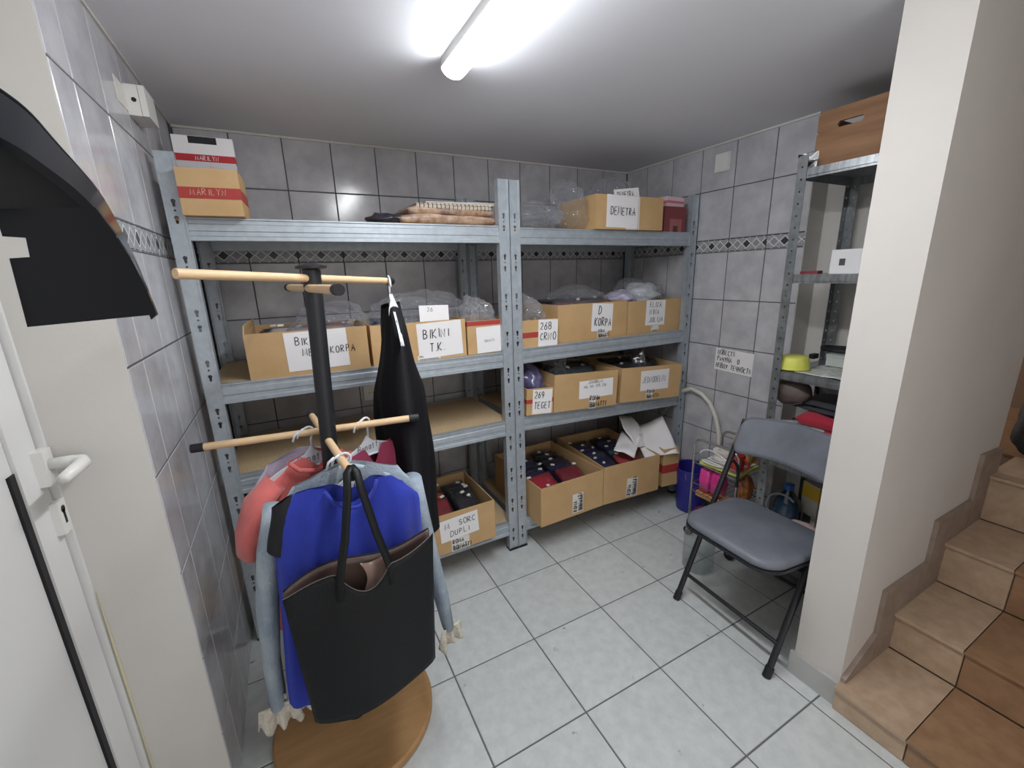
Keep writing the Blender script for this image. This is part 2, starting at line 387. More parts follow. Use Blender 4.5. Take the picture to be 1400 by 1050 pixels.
bm = bx(BM(), XL-.168, XL, YN, -1.28, 0, H); bx(bm, XL-.168, XL, -1.28, YREV, 2.02, H)
struct('wall_left_near', bm, M_plaster)
bm = bx(BM(), XNICHE, XNICHE+.1, -.909, YNICHE, 0, H)
struct('wall_niche', bm, M_plaster)
# wall between the shelf niche and the stairs: its end is the white pillar
ws = struct('wall_stair', bx(BM(), .40, 1.368, -1.049, -.909, 0, 3.0), mat('warm white plaster', 'c9c4bf', .85, var=.05, scale=3, bump=.05, bscale=40))
# floor tiles
TP = .336
xs = [XL-.168]+[k*TP for k in range(-3, 4)]+[XNICHE]
ys = [k*TP for k in range(-9, 3)]+[YB]
for x0, x1 in zip(xs, xs[1:]):
    for y0, y1 in zip(ys, ys[1:]):
        wd, dp = x1-x0-.0052, y1-y0-.0052
        tile('floor_tile', fl, wd, dp, M_floor, ((x0+x1)/2, y1-.0026, 0), (PI/2, PI, 0), t=.008) if False else tile('floor_tile', fl, wd, dp, M_floor, ((x0+x1)/2, y0+.0026, 0), (-PI/2, 0, 0), t=.008)
# baseboard of the pillar, ceiling beads
struct('baseboard_pillar', bx(BM(), .386, .40, -1.049, -.900, 0, .088), M_greyskirt, bevel=.002)
bm = bx(BM(), XL, XR, YB-.008, YB, H-.008, H); struct('trim_1', bm, M_plaster)
struct('trim_2', bx(BM(), XR-.008, XR, YNICHE, YB-.008, H-.008, H), M_plaster)
struct('trim_3', bx(BM(), XL, XL+.006, YREV, YB-.008, H-.006, H), M_plaster)
# stair skirting on the wall
sk = tag(bpy.data.objects.new('trim_4', None), kind='structure'); COL.objects.link(sk); sk.location = (.4, -1.049, 0)
for pts in ([(.40, .095), (.573, .095), (.573, .205), (.40, .11)],
            [(.575, .095), (.689, .095), (.689, .242), (.88, .242), (.88, .365), (.575, .37)],
            [(.882, .242), (1.0, .242), (1.0, .41), (1.172, .41), (1.172, .527), (.882, .53)],
            [(1.174, .41), (1.305, .41), (1.305, .60), (1.368, .60), (1.368, .70), (1.174, .712)]):
    bm = prism(BM(), [(a-.4, b) for a, b in pts], 'y', -.014, 0)
    obj('skirting_tile', bm, M_skirt, sk)
# --- stairs
st = thing('staircase', 'beige and tan tiled staircase rising to the right behind the white pillar', 'stairs', (.373, -1.049, 0))
RX = [.373, .689, 1.0, 1.305]; TZ = [.095, .242, .41, .60]; SY = [-1.049, -1.235, -1.54, -1.845, -2.15]
def L(x, y, z): return (x-.373, y+1.049, z)
bm = BM()
for i in range(3): bx(bm, RX[i]+.012-.373, RX[i+1]-.373+.012, -2.15+1.049, -.001, 0, TZ[i]-.012)
bx(bm, RX[3]+.012-.373, 1.37-.373, -2.15+1.049, -.001, 0, TZ[3]-.012); bx(bm, 1.371-.373, 2.545-.373, -2.15+1.049, .55, 0, TZ[3]-.012)
obj('core', bm, M_stgrout, st)
for i in range(4):
    z0 = 0 if i == 0 else TZ[i-1]
    for j, (ya, yb) in enumerate(zip(SY, SY[1:])):
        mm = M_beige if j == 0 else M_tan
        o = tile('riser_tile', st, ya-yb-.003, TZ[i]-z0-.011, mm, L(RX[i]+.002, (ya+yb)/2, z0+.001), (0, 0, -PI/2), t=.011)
        x1 = 1.62 if i == 3 else RX[i+1]
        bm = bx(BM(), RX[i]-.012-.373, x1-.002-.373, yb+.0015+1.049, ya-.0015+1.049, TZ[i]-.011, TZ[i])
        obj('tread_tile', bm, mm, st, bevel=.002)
for k in range(3):
    for j in range(5):
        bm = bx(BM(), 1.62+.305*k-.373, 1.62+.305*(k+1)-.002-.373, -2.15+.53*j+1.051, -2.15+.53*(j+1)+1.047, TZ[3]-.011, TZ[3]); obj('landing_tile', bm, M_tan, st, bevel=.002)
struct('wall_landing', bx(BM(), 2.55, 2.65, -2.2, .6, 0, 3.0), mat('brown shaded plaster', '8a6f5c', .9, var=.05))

struct('wall_stair_shade', bx(BM(), .373, 2.65, -2.26, -2.155, 0, 3.0), M_plaster)  # unseen wall, added to block world light and shade the stair wall
struct('ceiling_stair_shade', bx(BM(), 1.401, 2.65, -2.26, .6, 3.0, 3.1), M_ceil)  # unseen stairwell ceiling, added with that wall to shade the stairs
# --- ceiling lamp
lp = thing('batten_lamp', 'long white glowing LED batten lamp on the ceiling', 'lamp', (-.482, -.765, H))
LW, LL = .036, .6
obj('housing', bx(BM(), -LW, LW, -LL, LL, -.026, 0), M_white, lp, bevel=.003)
M_glow = bpy.data.materials.new('lit lamp diffuser'); M_glow.use_nodes = True
b = M_glow.node_tree.nodes['Principled BSDF']; b.inputs['Base Color'].default_value = (.9, .9, .9, 1)
b.inputs['Emission Color'].default_value = (.95, .975, 1.0, 1); b.inputs['Emission Strength'].default_value = LAMP_STRENGTH
pr = [(LW*1.02*math.cos(a), -.026-.026*math.sin(a)) for a in [PI*i/12 for i in range(13)]]
obj('diffuser', prism(BM(), pr, 'y', -LL+.006, LL-.006), M_glow, lp)
for s in (-1, 1):
    pr2 = [(LW*1.06*math.cos(a), -.024-.029*math.sin(a)) for a in [PI*i/12 for i in range(13)]]
    obj('end_cap', prism(BM(), pr2, 'y', s*LL-.004, s*LL+.004), M_white, lp)

# --- door
dr = tag(bpy.data.objects.new('door_1', None), kind='structure'); COL.objects.link(dr); dr.location = (XDOOR, -.40, 0)
def DL(x, y, z): return (x-XDOOR, y+.40, z)
bm = bx(BM(), -.06, -.012, -.86, -.006, .01, 2.0); obj('leaf_core', bm, M_pvc, dr)
bm = BM()
bx(bm, -.012, .0, -.082, -.003, .01, 2.0); bx(bm, -.012, 0, -.86, -.78, .01, 2.0); bx(bm, -.012, 0, -.78, -.082, .01, .12); bx(bm, -.012, 0, -.78, -.082, 1.9, 2.0)
obj('stile_frame', bm, M_pvc, dr)
bm = bx(BM(), -.012, -.006, -.78, -.084, 1.08, 1.9); obj('upper_panel', bm, M_pvc, dr)
bm = bx(BM(), -.012, -.008, -.76, -.102, .12, 1.08); obj('lower_panel', bm, M_pvc, dr)
bm = bx(BM(), -.0115, -.0035, -.1, -.083, .12, 1.08); obj('gasket', bm, M_rubber, dr)
fr = obj('frame', bx(BM(), -.07, .012, .003, .011, 0, 2.02), M_pvc, dr)
obj('foam_bead', tube(BM(), [DL(XDOOR+.016, -.3905, z) for z in (.0, .2, .35, .5, .62, .75)], [.002, .003, .002, .0035, .003, .001], n=6), mat('yellowed foam', 'c8c0a6', .9), dr)
hd = obj('handle', bx(BM(), 0, .018, -.03, .004, 1.025, 1.098), M_white, dr, bevel=.006)
pts = [(.018, -.013, 1.066), (.05, -.013, 1.066), (.066, -.018, 1.065), (.072, -.032, 1.064), (.07, -.06, 1.063), (.066, -.105, 1.061)]
obj('lever', tube(BM(), pts, [.012, .012, .0125, .0125, .012, .0105], n=12), M_white, hd, smooth='all')
es = obj('lock_plate', bx(BM(), 0, .014, -.026, .006, .915, .985), M_white, dr, bevel=.004)
bm = tube(BM(), [(.0135, -.01, .966), (.0146, -.01, .966)], .008, n=12); bx(bm, .0135, .0146, -.014, -.006, .935, .966); obj('keyhole', bm, M_rubber, es)
# --- small fittings on the walls
jb = thing('junction_box', 'small white junction box high on the left tiled wall', 'junction box', (XL, .19, 1.87))
obj('body', bx(BM(), 0, .03, -.055, .055, 0, .078), M_white, jb, bevel=.003)
obj('lid', bx(BM(), .031, .046, -.055, .055, 0, .078), M_white, jb, bevel=.004)
obj('knockout', tube(BM(), [(.018, -.0555, .04), (.018, -.0535, .04)], .006, n=12), M_rubber, jb)
obj('back_plate', bx(BM(), 0, .001, -.14, -.057, .008, .07), M_label, jb)
ts = thing('wall_sensor', 'small square white plate on the right tiled wall below the ceiling', 'wall plate', (XR, .078, 1.893))
obj('body', bx(BM(), -.012, 0, -.042, .042, 0, .088), M_white, ts, bevel=.004)
obj('cover', bx(BM(), -.018, -.0125, -.038, .038, .006, .086), M_white, ts, bevel=.003)
so = thing('wall_socket', 'white power socket on the back wall between two shelves', 'socket', (-.68, YB, .77))
obj('plate', bx(BM(), -.04, .04, -.012, 0, 0, .08), M_white, so, bevel=.004)
bm = tube(BM(), [(0, -.0135, .04), (0, -.0115, .04)], .022, n=20); rec = obj('recess', bm, M_label, so)
for s in (-1, 1): obj('pin_hole', tube(BM(), [(s*.0095, -.0145, .04), (s*.0095, -.013, .04)], .0028, n=8), M_rubber, rec)
nt_ = thing('wall_note', 'handwritten white paper note taped on the right tiled wall', 'note', (XR-.0015, -.09, .915), rot=(0, math.radians(1.5), -PI/2))
pp = obj('paper', bx(BM(), -.112, .112, -.0006, 0, -.062, .06), M_paper, nt_)
writing('lettering', ['ПОВЕСТИ', 'РАЧУНА  О', 'НИВОУ ТЕЧНОСТИ'], pp, M_ink, -.098, .052, .026, adv=.52, lead=1.45, wd=.0036, seed=4, off=[.0, .0, -.004])

# ================================================================== STEEL SHELVING (two units on the back wall)
def holed_plate(w, h, holes, t=.002):
    """plate in XZ, x -w/2..w/2, z 0..h, front at y=0, with polygon holes"""
    bm = BM(); edges = []
    def loop(pts):
        vs = [bm.verts.new((x, 0, z)) for x, z in pts]
        for i in range(len(vs)): edges.append(bm.edges.new((vs[i], vs[(i+1) % len(vs)])))
    loop([(-w/2, 0), (w/2, 0), (w/2, h), (-w/2, h)])
    for hp in holes: loop(hp)
    bmesh.ops.triangle_fill(bm, use_beauty=True, use_dissolve=False, edges=edges)
    fs = list(bm.faces)
    r = bmesh.ops.extrude_face_region(bm, geom=fs)
    for v in [g for g in r['geom'] if isinstance(g, bmesh.types.BMVert)]: v.co.y += t
    return bm
def keyhole(z, x=0, s=1):
    a = [(x+.0065*s*math.cos(t), z+.0065*s*math.sin(t)) for t in [math.radians(-50+280*i/8) for i in range(9)]]
    return a+[(x-.0034*s, z-.017*s), (x+.0034*s, z-.017*s)]
def dot(z, x=0, r=.0035): return [(x+r*math.cos(2*PI*i/8), z+r*math.sin(2*PI*i/8)) for i in range(8)]
PW = .05
def make_post():
    hs = []
    z = .07
    while z < 1.78:
        hs.append(keyhole(z)); hs.append(dot(z+.022)); hs.append(keyhole(z+.05))
        z += .171
    bm = holed_plate(PW, 1.8, hs)
    for s in (-1, 1):
        bx(bm, min(s*PW/2, s*(PW/2-.002)), max(s*PW/2, s*(PW/2-.002)), 0, .032, 0, 1.8)
        bx(bm, min(s*PW/2, s*(PW/2-.005)), max(s*PW/2, s*(PW/2-.005)), -.003, .0, 0, 1.8)
    bmesh.ops.recalc_face_normals(bm, faces=bm.faces)
    me = bpy.data.meshes.new('post'); bm.to_mesh(me); bm.free(); me.materials.append(M_galv); return me
POST = make_post()
def beam_mesh(Lx, depth_sign=1):
    # profile (y, z): rolled front with two ridges
    pr = [(.0, 0), (-.006, .002), (-.006, .014), (0, .018), (0, .030), (-.003, .033), (-.003, .052), (0, .055), (0, .066), (-.004, .068), (-.004, .073), (.02, .073), (.02, .069), (.004, .069), (.004, 0)]
    return prism(BM(), [(y*depth_sign, z) for y, z in pr], 'x', 0, Lx)
YF, YBK = .205, .72
SHELF_Z = {}
def shelving(label, x0, x1, levels):
    u = thing('shelving_unit', label, 'shelving', ((x0+x1)/2, (YF+YBK)/2, 0), group='steel shelving units on the back wall')
    cx, cy = (x0+x1)/2, (YF+YBK)/2
    for xx in (x0+PW/2, x1-PW/2):
        for yy, rz in ((YF, 0), (YBK, PI)):
            p = bpy.data.objects.new('post', POST); COL.objects.link(p); p.parent = u; p.location = (xx-cx, yy-cy, 0); p.rotation_euler = (0, 0, rz)
            obj('foot', bx(BM(), -PW/2-.001, PW/2+.001, -.004, .034, 0, .012), M_rubber, p)
    for zl, zr in levels:
        a = math.atan2(zr-zl, x1-x0-2*PW)
        Lb = x1-x0-2*PW+.004
        for yy, s in ((YF+.006, 1), (YBK-.006, -1)):
            obj('beam', beam_mesh(Lb, s), M_galv, u, loc=(x0+PW-.002-cx, yy-cy, zl-.073), rot=(0, -a, 0))
        for xx, zz in ((x0+.012, zl), (x1-.016, zr)):
            obj('side_beam', bx(BM(), 0, .004, YF+.034-cy, YBK-.034-cy, -.045, -.004), M_galv, u, loc=(xx-cx, 0, zz))
        bm = bx(BM(), 0, x1-x0-.036, YF+.012-cy, YBK-.012-cy, -.0105, -.0005)
        obj('shelf_board', bm, M_chip, u, loc=(x0+.018-cx, 0, zl), rot=(0, -a, 0))
    return u
shelving('left galvanised steel shelving unit against the grey tiled back wall', -1.315, -.114, [(1.613, 1.613), (1.064, 1.058), (.714, .716), (.163, .163)])
shelving('right galvanised steel shelving unit in the back right corner', -.110, 1.071, [(1.608, 1.606), (1.064, 1.064), (.723, .674), (.16, .16)])
def zs3(x): return .723+(.674-.723)*(x+.06)/1.07

# ================================================================== CARDBOARD BOXES
def carton(label, BL, BR, z, h, d, name='cardboard_box', stripe=None, group=None, flap=None, tilt=0, material=None, skew=0):
    dx, dy = BR[0]-BL[0], BR[1]-BL[1]; w = math.hypot(dx, dy); a = math.atan2(dy, dx)
    c = ((BL[0]+BR[0])/2-math.sin(a)*d/2, (BL[1]+BR[1])/2+math.cos(a)*d/2)
    t = thing(name, label, 'box', (c[0], c[1], z), a, group); t.rotation_euler = (0, -tilt, a)
    bm = BM(); k = .005
    bx(bm, -w/2, w/2, -d/2, -d/2+k, 0, h); bx(bm, -w/2, w/2, d/2-k, d/2, 0, h)
    bx(bm, -w/2, -w/2+k, -d/2+k, d/2-k, 0, h); bx(bm, w/2-k, w/2, -d/2+k, d/2-k, 0, h); bx(bm, -w/2+k, w/2-k, -d/2+k, d/2-k, 0, k)
    obj('body', bm, material or M_card, t)
    if stripe:
        for s0, s1, mm in stripe: obj('printed_stripe', bx(BM(), -w/2-.0008, w/2+.0008, -d/2-.0008, d/2+.0008, s0*h, s1*h) if False else ring_band(w, d, s0*h, s1*h), mm, t)
    if flap:
        for side, ang, fh in flap:
            bmf = bx(BM(), 0, .004, -d/2+.01, d/2-.01, 0, fh) if side in 'lr' else bx(BM(), -w/2+.01, w/2-.01, 0, .004, 0, fh)
            lc = {'l': (-w/2, 0, h), 'r': (w/2-.004, 0, h), 'b': (0, d/2-.004, h), 'f': (0, -d/2, h)}[side]
            rt = {'l': (0, -ang, 0), 'r': (0, ang, 0), 'b': (-ang, 0, 0), 'f': (ang, 0, 0)}[side]
            obj('flap', bmf, M_card, t, loc=lc, rot=rt)
    t['w'] = w; t['d'] = d; t['h'] = h
    return t
def ring_band(w, d, z0, z1, e=.0008):
    bm = BM()
    bx(bm, -w/2-e, w/2+e, -d/2-e, -d/2, z0, z1); bx(bm, -w/2-e, -w/2, -d/2, d/2, z0, z1); bx(bm, w/2, w/2+e, -d/2, d/2, z0, z1)
    return bm
def paper(t, cx, cz, w, h, roll=0, lines=None, th=None, x0=None, top=None, name='paper_label', ink=None, seed=1, material=None, y=None, **kw):
    yy = (-t['d']/2 if y is None else y)-.0008
    p = obj(name, bx(BM(), -w/2, w/2, -.0006, 0, -h/2, h/2), material or M_paper, t, loc=(cx, yy, cz), rot=(0, roll, 0))
    if lines: writing('lettering', lines, p, ink or M_ink, (x0 if x0 is not None else -w/2*.8), (top if top is not None else h/2*.78), th, seed=seed, y=-.0014, **kw)
    return p
def shiplabel(t, cx, cz, w, h, rot=0, seed=3, lines=('ROMA', 'BONATTI')):
    p = obj('shipping_label', bx(BM(), -w/2, w/2, -.0006, 0, -h/2, h/2), M_label, t, loc=(cx, -t['d']/2-.0007, cz), rot=(0, rot, 0))
    writing('lettering', list(lines), p, M_ink, -w/2*.85, h/2*.85, h*.32, seed=seed, adv=.6, y=-.0013, wd=h*.06)
    bm = BM(); rr = random.Random(seed); x = -w*.42
    while x < w*.4:
        ww = rr.uniform(.001, .003); bx(bm, x, x+ww, -.0012, -.0007, -h*.45, -h*.2); x += ww+rr.uniform(.001, .003)
    obj('barcode', bm, M_greyink, p)
    return p
# --- second shelf, left unit
Z2 = 1.064
b1 = carton('open cardboard box with a BIKINI MEKA KORPA sheet on the left shelving', (-1.175, .222), (-.758, .205), Z2-.003, .168, .36, flap=[('l', -.12, .03)])
paper(b1, .025, .092, .215, .145, -.02, ['BIKINI', ' MEKA KORPA'], .027, x0=-.072, top=.05, adv=.62, lead=1.55, seed=2)
b2 = carton('open cardboard box with a BIKINI T.K. sheet behind the black hanging garment', (-.742, .226), (-.335, .228), Z2-.004, .165, .36)
paper(b2, .085, .085, .20, .15, -.03, ['BIKINI', ' T.K.'], .036, x0=-.075, top=.045, adv=.62, lead=1.6, seed=5)
pq = obj('paper_label', bx(BM(), -.065, .065, -.0006, 0, 0, .075), M_paper, b2, loc=(.07, -.168, .155), rot=(-.12, .03, 0))
writing('lettering', ['265'], pq, M_ink, -.03, .066, .016, seed=9)
shiplabel(b2, .03, .012, .1, .02, seed=4, lines=('ROMA',))
b3 = carton('small cardboard box with red rim and white label left of the middle posts', (-.327, .228), (-.128, .226), Z2-.004, .15, .33, stripe=[(.86, .99, M_red)])
paper(b3, .018, .063, .148, .118, -.02, ['BONATTI'], .011, x0=-.035, top=.0, ink=M_greyink, adv=.6)
b4 = carton('small cardboard box marked 268 CRNO right of the middle posts', (-.048, .224), (.145, .214), Z2, .13, .33, stripe=[(.35, .55, M_red)])
paper(b4, .042, .062, .108, .13, .03, ['268', 'CRNO'], .034, x0=-.044, top=.052, adv=.58, lead=1.55, seed=3)
b5 = carton('open cardboard box marked D KORPA in the middle of the second shelf', (.167, .245), (.624, .250), Z2, .188, .38)
paper(b5, .055, .11, .14, .145, .05, [' D', 'KORPA'], .042, x0=-.05, top=.06, adv=.5, lead=1.5, seed=6)
shiplabel(b5, .06, .026, .07, .05, seed=7)
b6 = carton('open cardboard box marked ELIZA NINA JULIJA at the right end of its shelf', (.63, .248), (1.032, .242), Z2, .182, .38)
paper(b6, -.0, .11, .145, .14, .03, ['ELIZA', 'NINA', 'JULIJA'], .028, x0=-.045, top=.06, adv=.62, lead=1.5, seed=8)
shiplabel(b6, .0, .02, .06, .035, seed=5, lines=('S',))
# --- third shelf, right unit (sloping a little)
ti = math.atan2(-.049, 1.07)
b7 = carton('small cardboard box marked 269 TEGET under a purple plastic bag', (-.05, .20), (.098, .19), zs3(-.05)+.002, .135, .33, tilt=ti, stripe=[(.45, .6, M_red)])
paper(b7, .012, .066, .108, .125, .02, ['269', 'TEGET'], .034, x0=-.044, top=.052, adv=.5, lead=1.55, seed=12)
b8 = carton('open cardboard box with a sheet of numbers on the sagging third shelf', (.105, .195), (.50, .175), zs3(.3)+.003, .195, .38, tilt=ti)
paper(b8, .06, .105, .215, .095, -.03, ['   JEDNODELNI', '146, 149, 229, 236'], .014, x0=-.08, top=.044, adv=.6, lead=1.6, seed=13)
shiplabel(b8, .04, .035, .042, .075, seed=9)
b9 = carton('open cardboard box marked JEDNODELNI at the right end of the third shelf', (.54, .19), (.965, .155), zs3(.75)+.003, .195, .38, tilt=ti)
paper(b9, .02, .115, .2, .115, -.02, ['JEDNODELNI'], .034, x0=-.088, top=.022, ink=M_greyink, adv=.44, seed=14, wd=.0025)
shiplabel(b9, -.01, .035, .045, .06, seed=8)
# --- bottom shelf
Z4 = .163
b10 = carton('large open cardboard box of bagged clothes beside the middle posts on the bottom shelf', (-.04, .088), (.362, .10), Z4, .213, .50)
shiplabel(b10, .03, .07, .11, .07, rot=-PI/2, seed=21)
b11 = carton('large open cardboard box of bagged clothes in the middle of the bottom shelf', (.366, .10), (.752, .075), Z4, .222, .50)
shiplabel(b11, .0, .065, .11, .075, rot=-PI/2+.06, seed=22)
b12 = carton('narrow cardboard box with a red band under white papers on the bottom shelf', (.795, .085), (.905, .07), Z4, .235, .40, stripe=[(.36, .58, M_red)])
b13 = carton('open cardboard box marked M SORC DUPLI on the left bottom shelf', (-.60, .128), (-.272, .136), Z4, .2, .37)
paper(b13, -.02, .12, .19, .11, -.05, ['M  SORC', ' DUPLI'], .026, x0=-.07, top=.035, adv=.75, lead=1.7, seed=15)
shiplabel(b13, -.02, .032, .09, .065, seed=16)
# --- top shelf
Z1 = 1.614
def closed_box(name, label, cat, x0, x1, y0, y1, z, h, m, rz=0, stripe=None, group=None):
    w_, d_ = x1-x0, y1-y0
    t = thing(name, label, cat, ((x0+x1)/2, (y0+y1)/2, z), rz, group)
    obj('body', bx(BM(), -w_/2, w_/2, -d_/2, d_/2, 0, h), m, t, bevel=.0015)
    if stripe:
        for s0, s1, mm in stripe: obj('printed_stripe', ring_band(w_, d_, s0*h, s1*h), mm, t)
    t['w'] = w_; t['d'] = d_; t['h'] = h
    return t
c1 = closed_box('cardboard_box', 'closed cardboard box with a red band on top of the left shelving', 'box', -1.262, -1.098, .165, .33, Z1, .137, M_card, -.06, [(.36, .6, M_red)])
bm = bx(BM(), -.082, .082, -.084, -.0832, .135, .1375); obj('tape', bx(BM(), -.0824, .0824, -.03, .03, .1366, .1374), mat('brown tape', 'b48c58', .3), c1)
writing('lettering', ['MARILYN'], c1, mat('faded cream print', 'c9a58a', .7), -.052, .078, .018, adv=.72, y=-.0845, seed=31)
tp = closed_box('tights_package', 'white and dark hosiery package standing behind the red banded box', 'package', -1.288, -1.112, .40, .44, Z1, .285, mat('dark grey print', '53545a', .4), -.02, [(.80, .9995, M_paper), (.72, .80, mat('red print', 'b3222c', .5)), (.645, .72, mat('grey white print', 'c9c9cc', .5))])
obj('handle_tab', bx(BM(), -.042, .04, -.0215, -.0205, .262, .284), M_blackmatt, tp)
writing('lettering', ['MARILYN'], tp, M_paper, -.03, .2235, .014, adv=.66, y=-.0222, seed=32)
obj('photo_print', pillow(.07, .03, .002, 3), mat('skin tone print', 'd9b6a6', .6), tp, loc=(.035, -.0207, .165), rot=(PI/2, .45, 0))
dm = carton('open cardboard box with a DEMETRA sheet on top of the right shelving', (.349, .189), (.785, .186), Z1-.005, .158, .33)
paper(dm, -.055, .083, .20, .15, .015, ['DEMETRA'], .036, x0=-.075, top=.02, adv=.56, seed=33)
pq = obj('paper_label', bx(BM(), -.08, .08, -.0006, 0, 0, .075), M_paper, dm, loc=(-.01, -.152, .12), rot=(-.1, -.12, 0))
writing('lettering', ['DEMETRA'], pq, M_ink, -.062, .062, .026, adv=.52, seed=34)
obj('tape', bx(BM(), .048, .056, -.166, -.1652, .0, .157), M_label, dm); obj('tape', bx(BM(), -.03, .04, -.166, -.1652, .0, .014), M_label, dm)
rb = closed_box('red_box', 'dark red box at the right end of the top shelf', 'box', .822, .985, .21, .36, Z1-.007, .128, mat('maroon card', '7c3a3e', .6), 0)
obj('window_print', bx(BM(), -.04, .05, -.0762, -.075, .0, .065), mat('dusty red card', '9c5f5c', .6), rb); obj('portal_print', bx(BM(), -.015, .02, -.0768, -.0763, .0, .03), mat('dark maroon', '5f2f33', .6), rb)
pk = closed_box('hosiery_packet', 'pink and white packet lying on the dark red box', 'packet', .835, .975, .22, .34, Z1+.121, .05, mat('pink white card', 'd9bfc3', .4), .1, [(.35, .6, mat('pink print', 'c96b7d', .4))])

# ================================================================== CONTENTS OF THE BOXES
PK = {}
def packm(col): return mat('bagged '+col, col, .45, coat=.9, var=.35, scale=14, bump=.5, bscale=22)
def packet(parent_box, colour, label, lx, ly, lz, w, d, h, rot, group, seed, sticker=True, name='bagged_garment'):
    """placed in the local frame of a box but top-level"""
    mw = parent_box.matrix_basis.copy() if parent_box else Matrix.Identity(4)
    mw = Matrix.Translation(parent_box.location) @ parent_box.rotation_euler.to_matrix().to_4x4()
    M4 = mw @ Matrix.Translation((lx, ly, lz)) @ Matrix.Rotation(rot[2], 4, 'Z') @ Matrix.Rotation(rot[0], 4, 'X') @ Matrix.Rotation(rot[1], 4, 'Y')
    e = thing(name, label, 'garment pack', group=group); e.matrix_basis = M4
    obj('folded_cloth', pillow(w*.93, d*.93, h*.86, seed), packm(colour), e, smooth='all', loc=(0, 0, h*.05))
    obj('plastic_sleeve', pillow(w, d, h, seed+.5, n=12, wr=.6), M_sleeve, e, smooth='all')
    if sticker:
        obj('price_sticker', bx(BM(), -.011, .011, -.007, .007, 0, .0012), M_label, e, loc=(w*R_.uniform(-.42, .42), d*R_.uniform(.3, .42), h*.97), rot=(0, 0, R_.uniform(-.5, .5))); (R_.random() < .35) and obj('price_sticker', bx(BM(), -.009, .009, -.007, .007, 0, .0012), M_label, e, loc=(w*R_.uniform(-.4, .4), d*R_.uniform(-.1, .25), h*1.02), rot=(0, 0, R_.uniform(-1, 1)))
    return e
def fill(box, cols, words, where, group, pw=None, tilt=.45, z=None, seed0=0, rows=1):
    """packets filed one behind the other, from front to back"""
    w_, d_, h_ = box['w'], box['d'], box['h']; n = len(cols)
    per = n//rows
    for i, (c, wd) in enumerate(zip(cols, words)):
        r, k = divmod(i, per)
        cw = (w_-.03)/rows
        x = -w_/2+.015+cw*(r+.5)
        dd = min(.2, h_*1.05); ex = dd/2*math.cos(tilt)+.045*math.sin(tilt)+.014
        y = -d_/2+ex+(d_-2*ex)*(k/(max(1, per-1)))
        packet(box, c, '%s clothing pack, %s, %s' % (wd, ['frontmost', 'second from the front', 'third from the front', 'fourth from the front', 'fifth from the front', 'hindmost'][k if k < per-1 else 5], where) + ((', left row' if r == 0 else ', right row') if rows == 2 else ''),
               x+R_.uniform(-.008, .008), y, h_*.60 if z is None else z, cw*.92, dd, .045, (tilt, R_.uniform(-.06, .06), R_.uniform(-.08, .08)), group, seed0+i*1.37)
fill(b10, ['b02a3a', '2b2a52', '23233a', '3a2f6b', '1d1d28', '8c2434', '2a2550', '262638', '1a1b26', '20202c'], ['red', 'navy', 'black', 'violet', 'black', 'crimson', 'purple', 'navy', 'black', 'dark'], 'in the box beside the middle posts', 'bagged clothes in the box beside the middle posts', rows=2, tilt=.32, seed0=1)
fill(b11, ['2a3152', '3c4a60', '2d2a57', '44306a', '1b1c28', 'c94a50', '3e5566', '2c3558', '33305c', '1c1c26'], ['navy', 'slate', 'indigo', 'violet', 'black', 'coral red', 'teal grey', 'navy', 'indigo', 'black'], 'in the middle bottom box', 'bagged clothes in the middle bottom box', rows=2, tilt=.28, seed0=21)
fill(b13, ['8e3038', 'c65038', '6a2028', '23242c', '24262e', '1b1c24'], ['red', 'orange', 'maroon', 'black', 'charcoal', 'black'], 'in the M SORC DUPLI box', 'bagged clothes in the M SORC DUPLI box', rows=2, tilt=.3, seed0=41)
fill(b8, ['5c6870', '49565a', '3c464c', '2e353c'], ['silver grey', 'grey green', 'grey', 'dark grey'], 'in the box with the sheet of numbers', 'bagged clothes in the box of numbers', tilt=.75, seed0=61)
fill(b9, ['3a3c44', '2c2d35', '23242b'], ['grey', 'dark grey', 'black'], 'in the JEDNODELNI box', 'bagged clothes in the JEDNODELNI box', tilt=.7, seed0=71)
fill(b5, ['8f6a6c', '4a4258', '3b3450', '2b2838'], ['rose', 'mauve', 'violet', 'dark'], 'in the D KORPA box', 'bagged clothes in the D KORPA box', tilt=.85, seed0=81)
fill(b6, ['8b6f70', '6b6676', '4d4a58'], ['rose', 'lilac', 'grey'], 'in the ELIZA NINA JULIJA box', 'bagged clothes in the ELIZA NINA JULIJA box', tilt=.7, seed0=91)
fill(b1, ['c4bcb8', 'c6664a', 'b8b2b0'], ['pale', 'orange', 'pale grey'], 'in the BIKINI MEKA KORPA box', 'bagged clothes in the BIKINI MEKA KORPA box', tilt=.5, seed0=101)
fill(b2, ['b7b2b4', 'a8a4aa', '8d8a92'], ['pale', 'grey', 'dim grey'], 'in the BIKINI T.K. box', 'bagged clothes in the BIKINI T.K. box', tilt=.6, seed0=111)
def bag(name, label, x, y, z, w, d, h, seed, m=None, rz=0, amp=.3, cat='plastic bag', group=None, sub=4, rot=None):
    o = obj(name, crumple(w, d, h, seed, sub=sub, amp=amp), m or M_clear, smooth=('all' if m and m not in (M_clear, M_clear2) else False), loc=(x, y, z), rot=rot or (0, 0, rz)); return tag(o, label, cat, group)
bag('clear_plastic_bag', 'crinkled clear bag bulging out of the BIKINI MEKA KORPA box', -.86, .36, Z2+.10, .30, .22, .16, 1)
bag('clear_plastic_bag', 'crinkled clear bag on top of the BIKINI T.K. box', -.50, .40, Z2+.12, .38, .24, .17, 2)
bag('clear_plastic_bag', 'crinkled clear bag filling the red rimmed box', -.225, .37, Z2+.02, .17, .26, .23, 3, m=M_clear2)
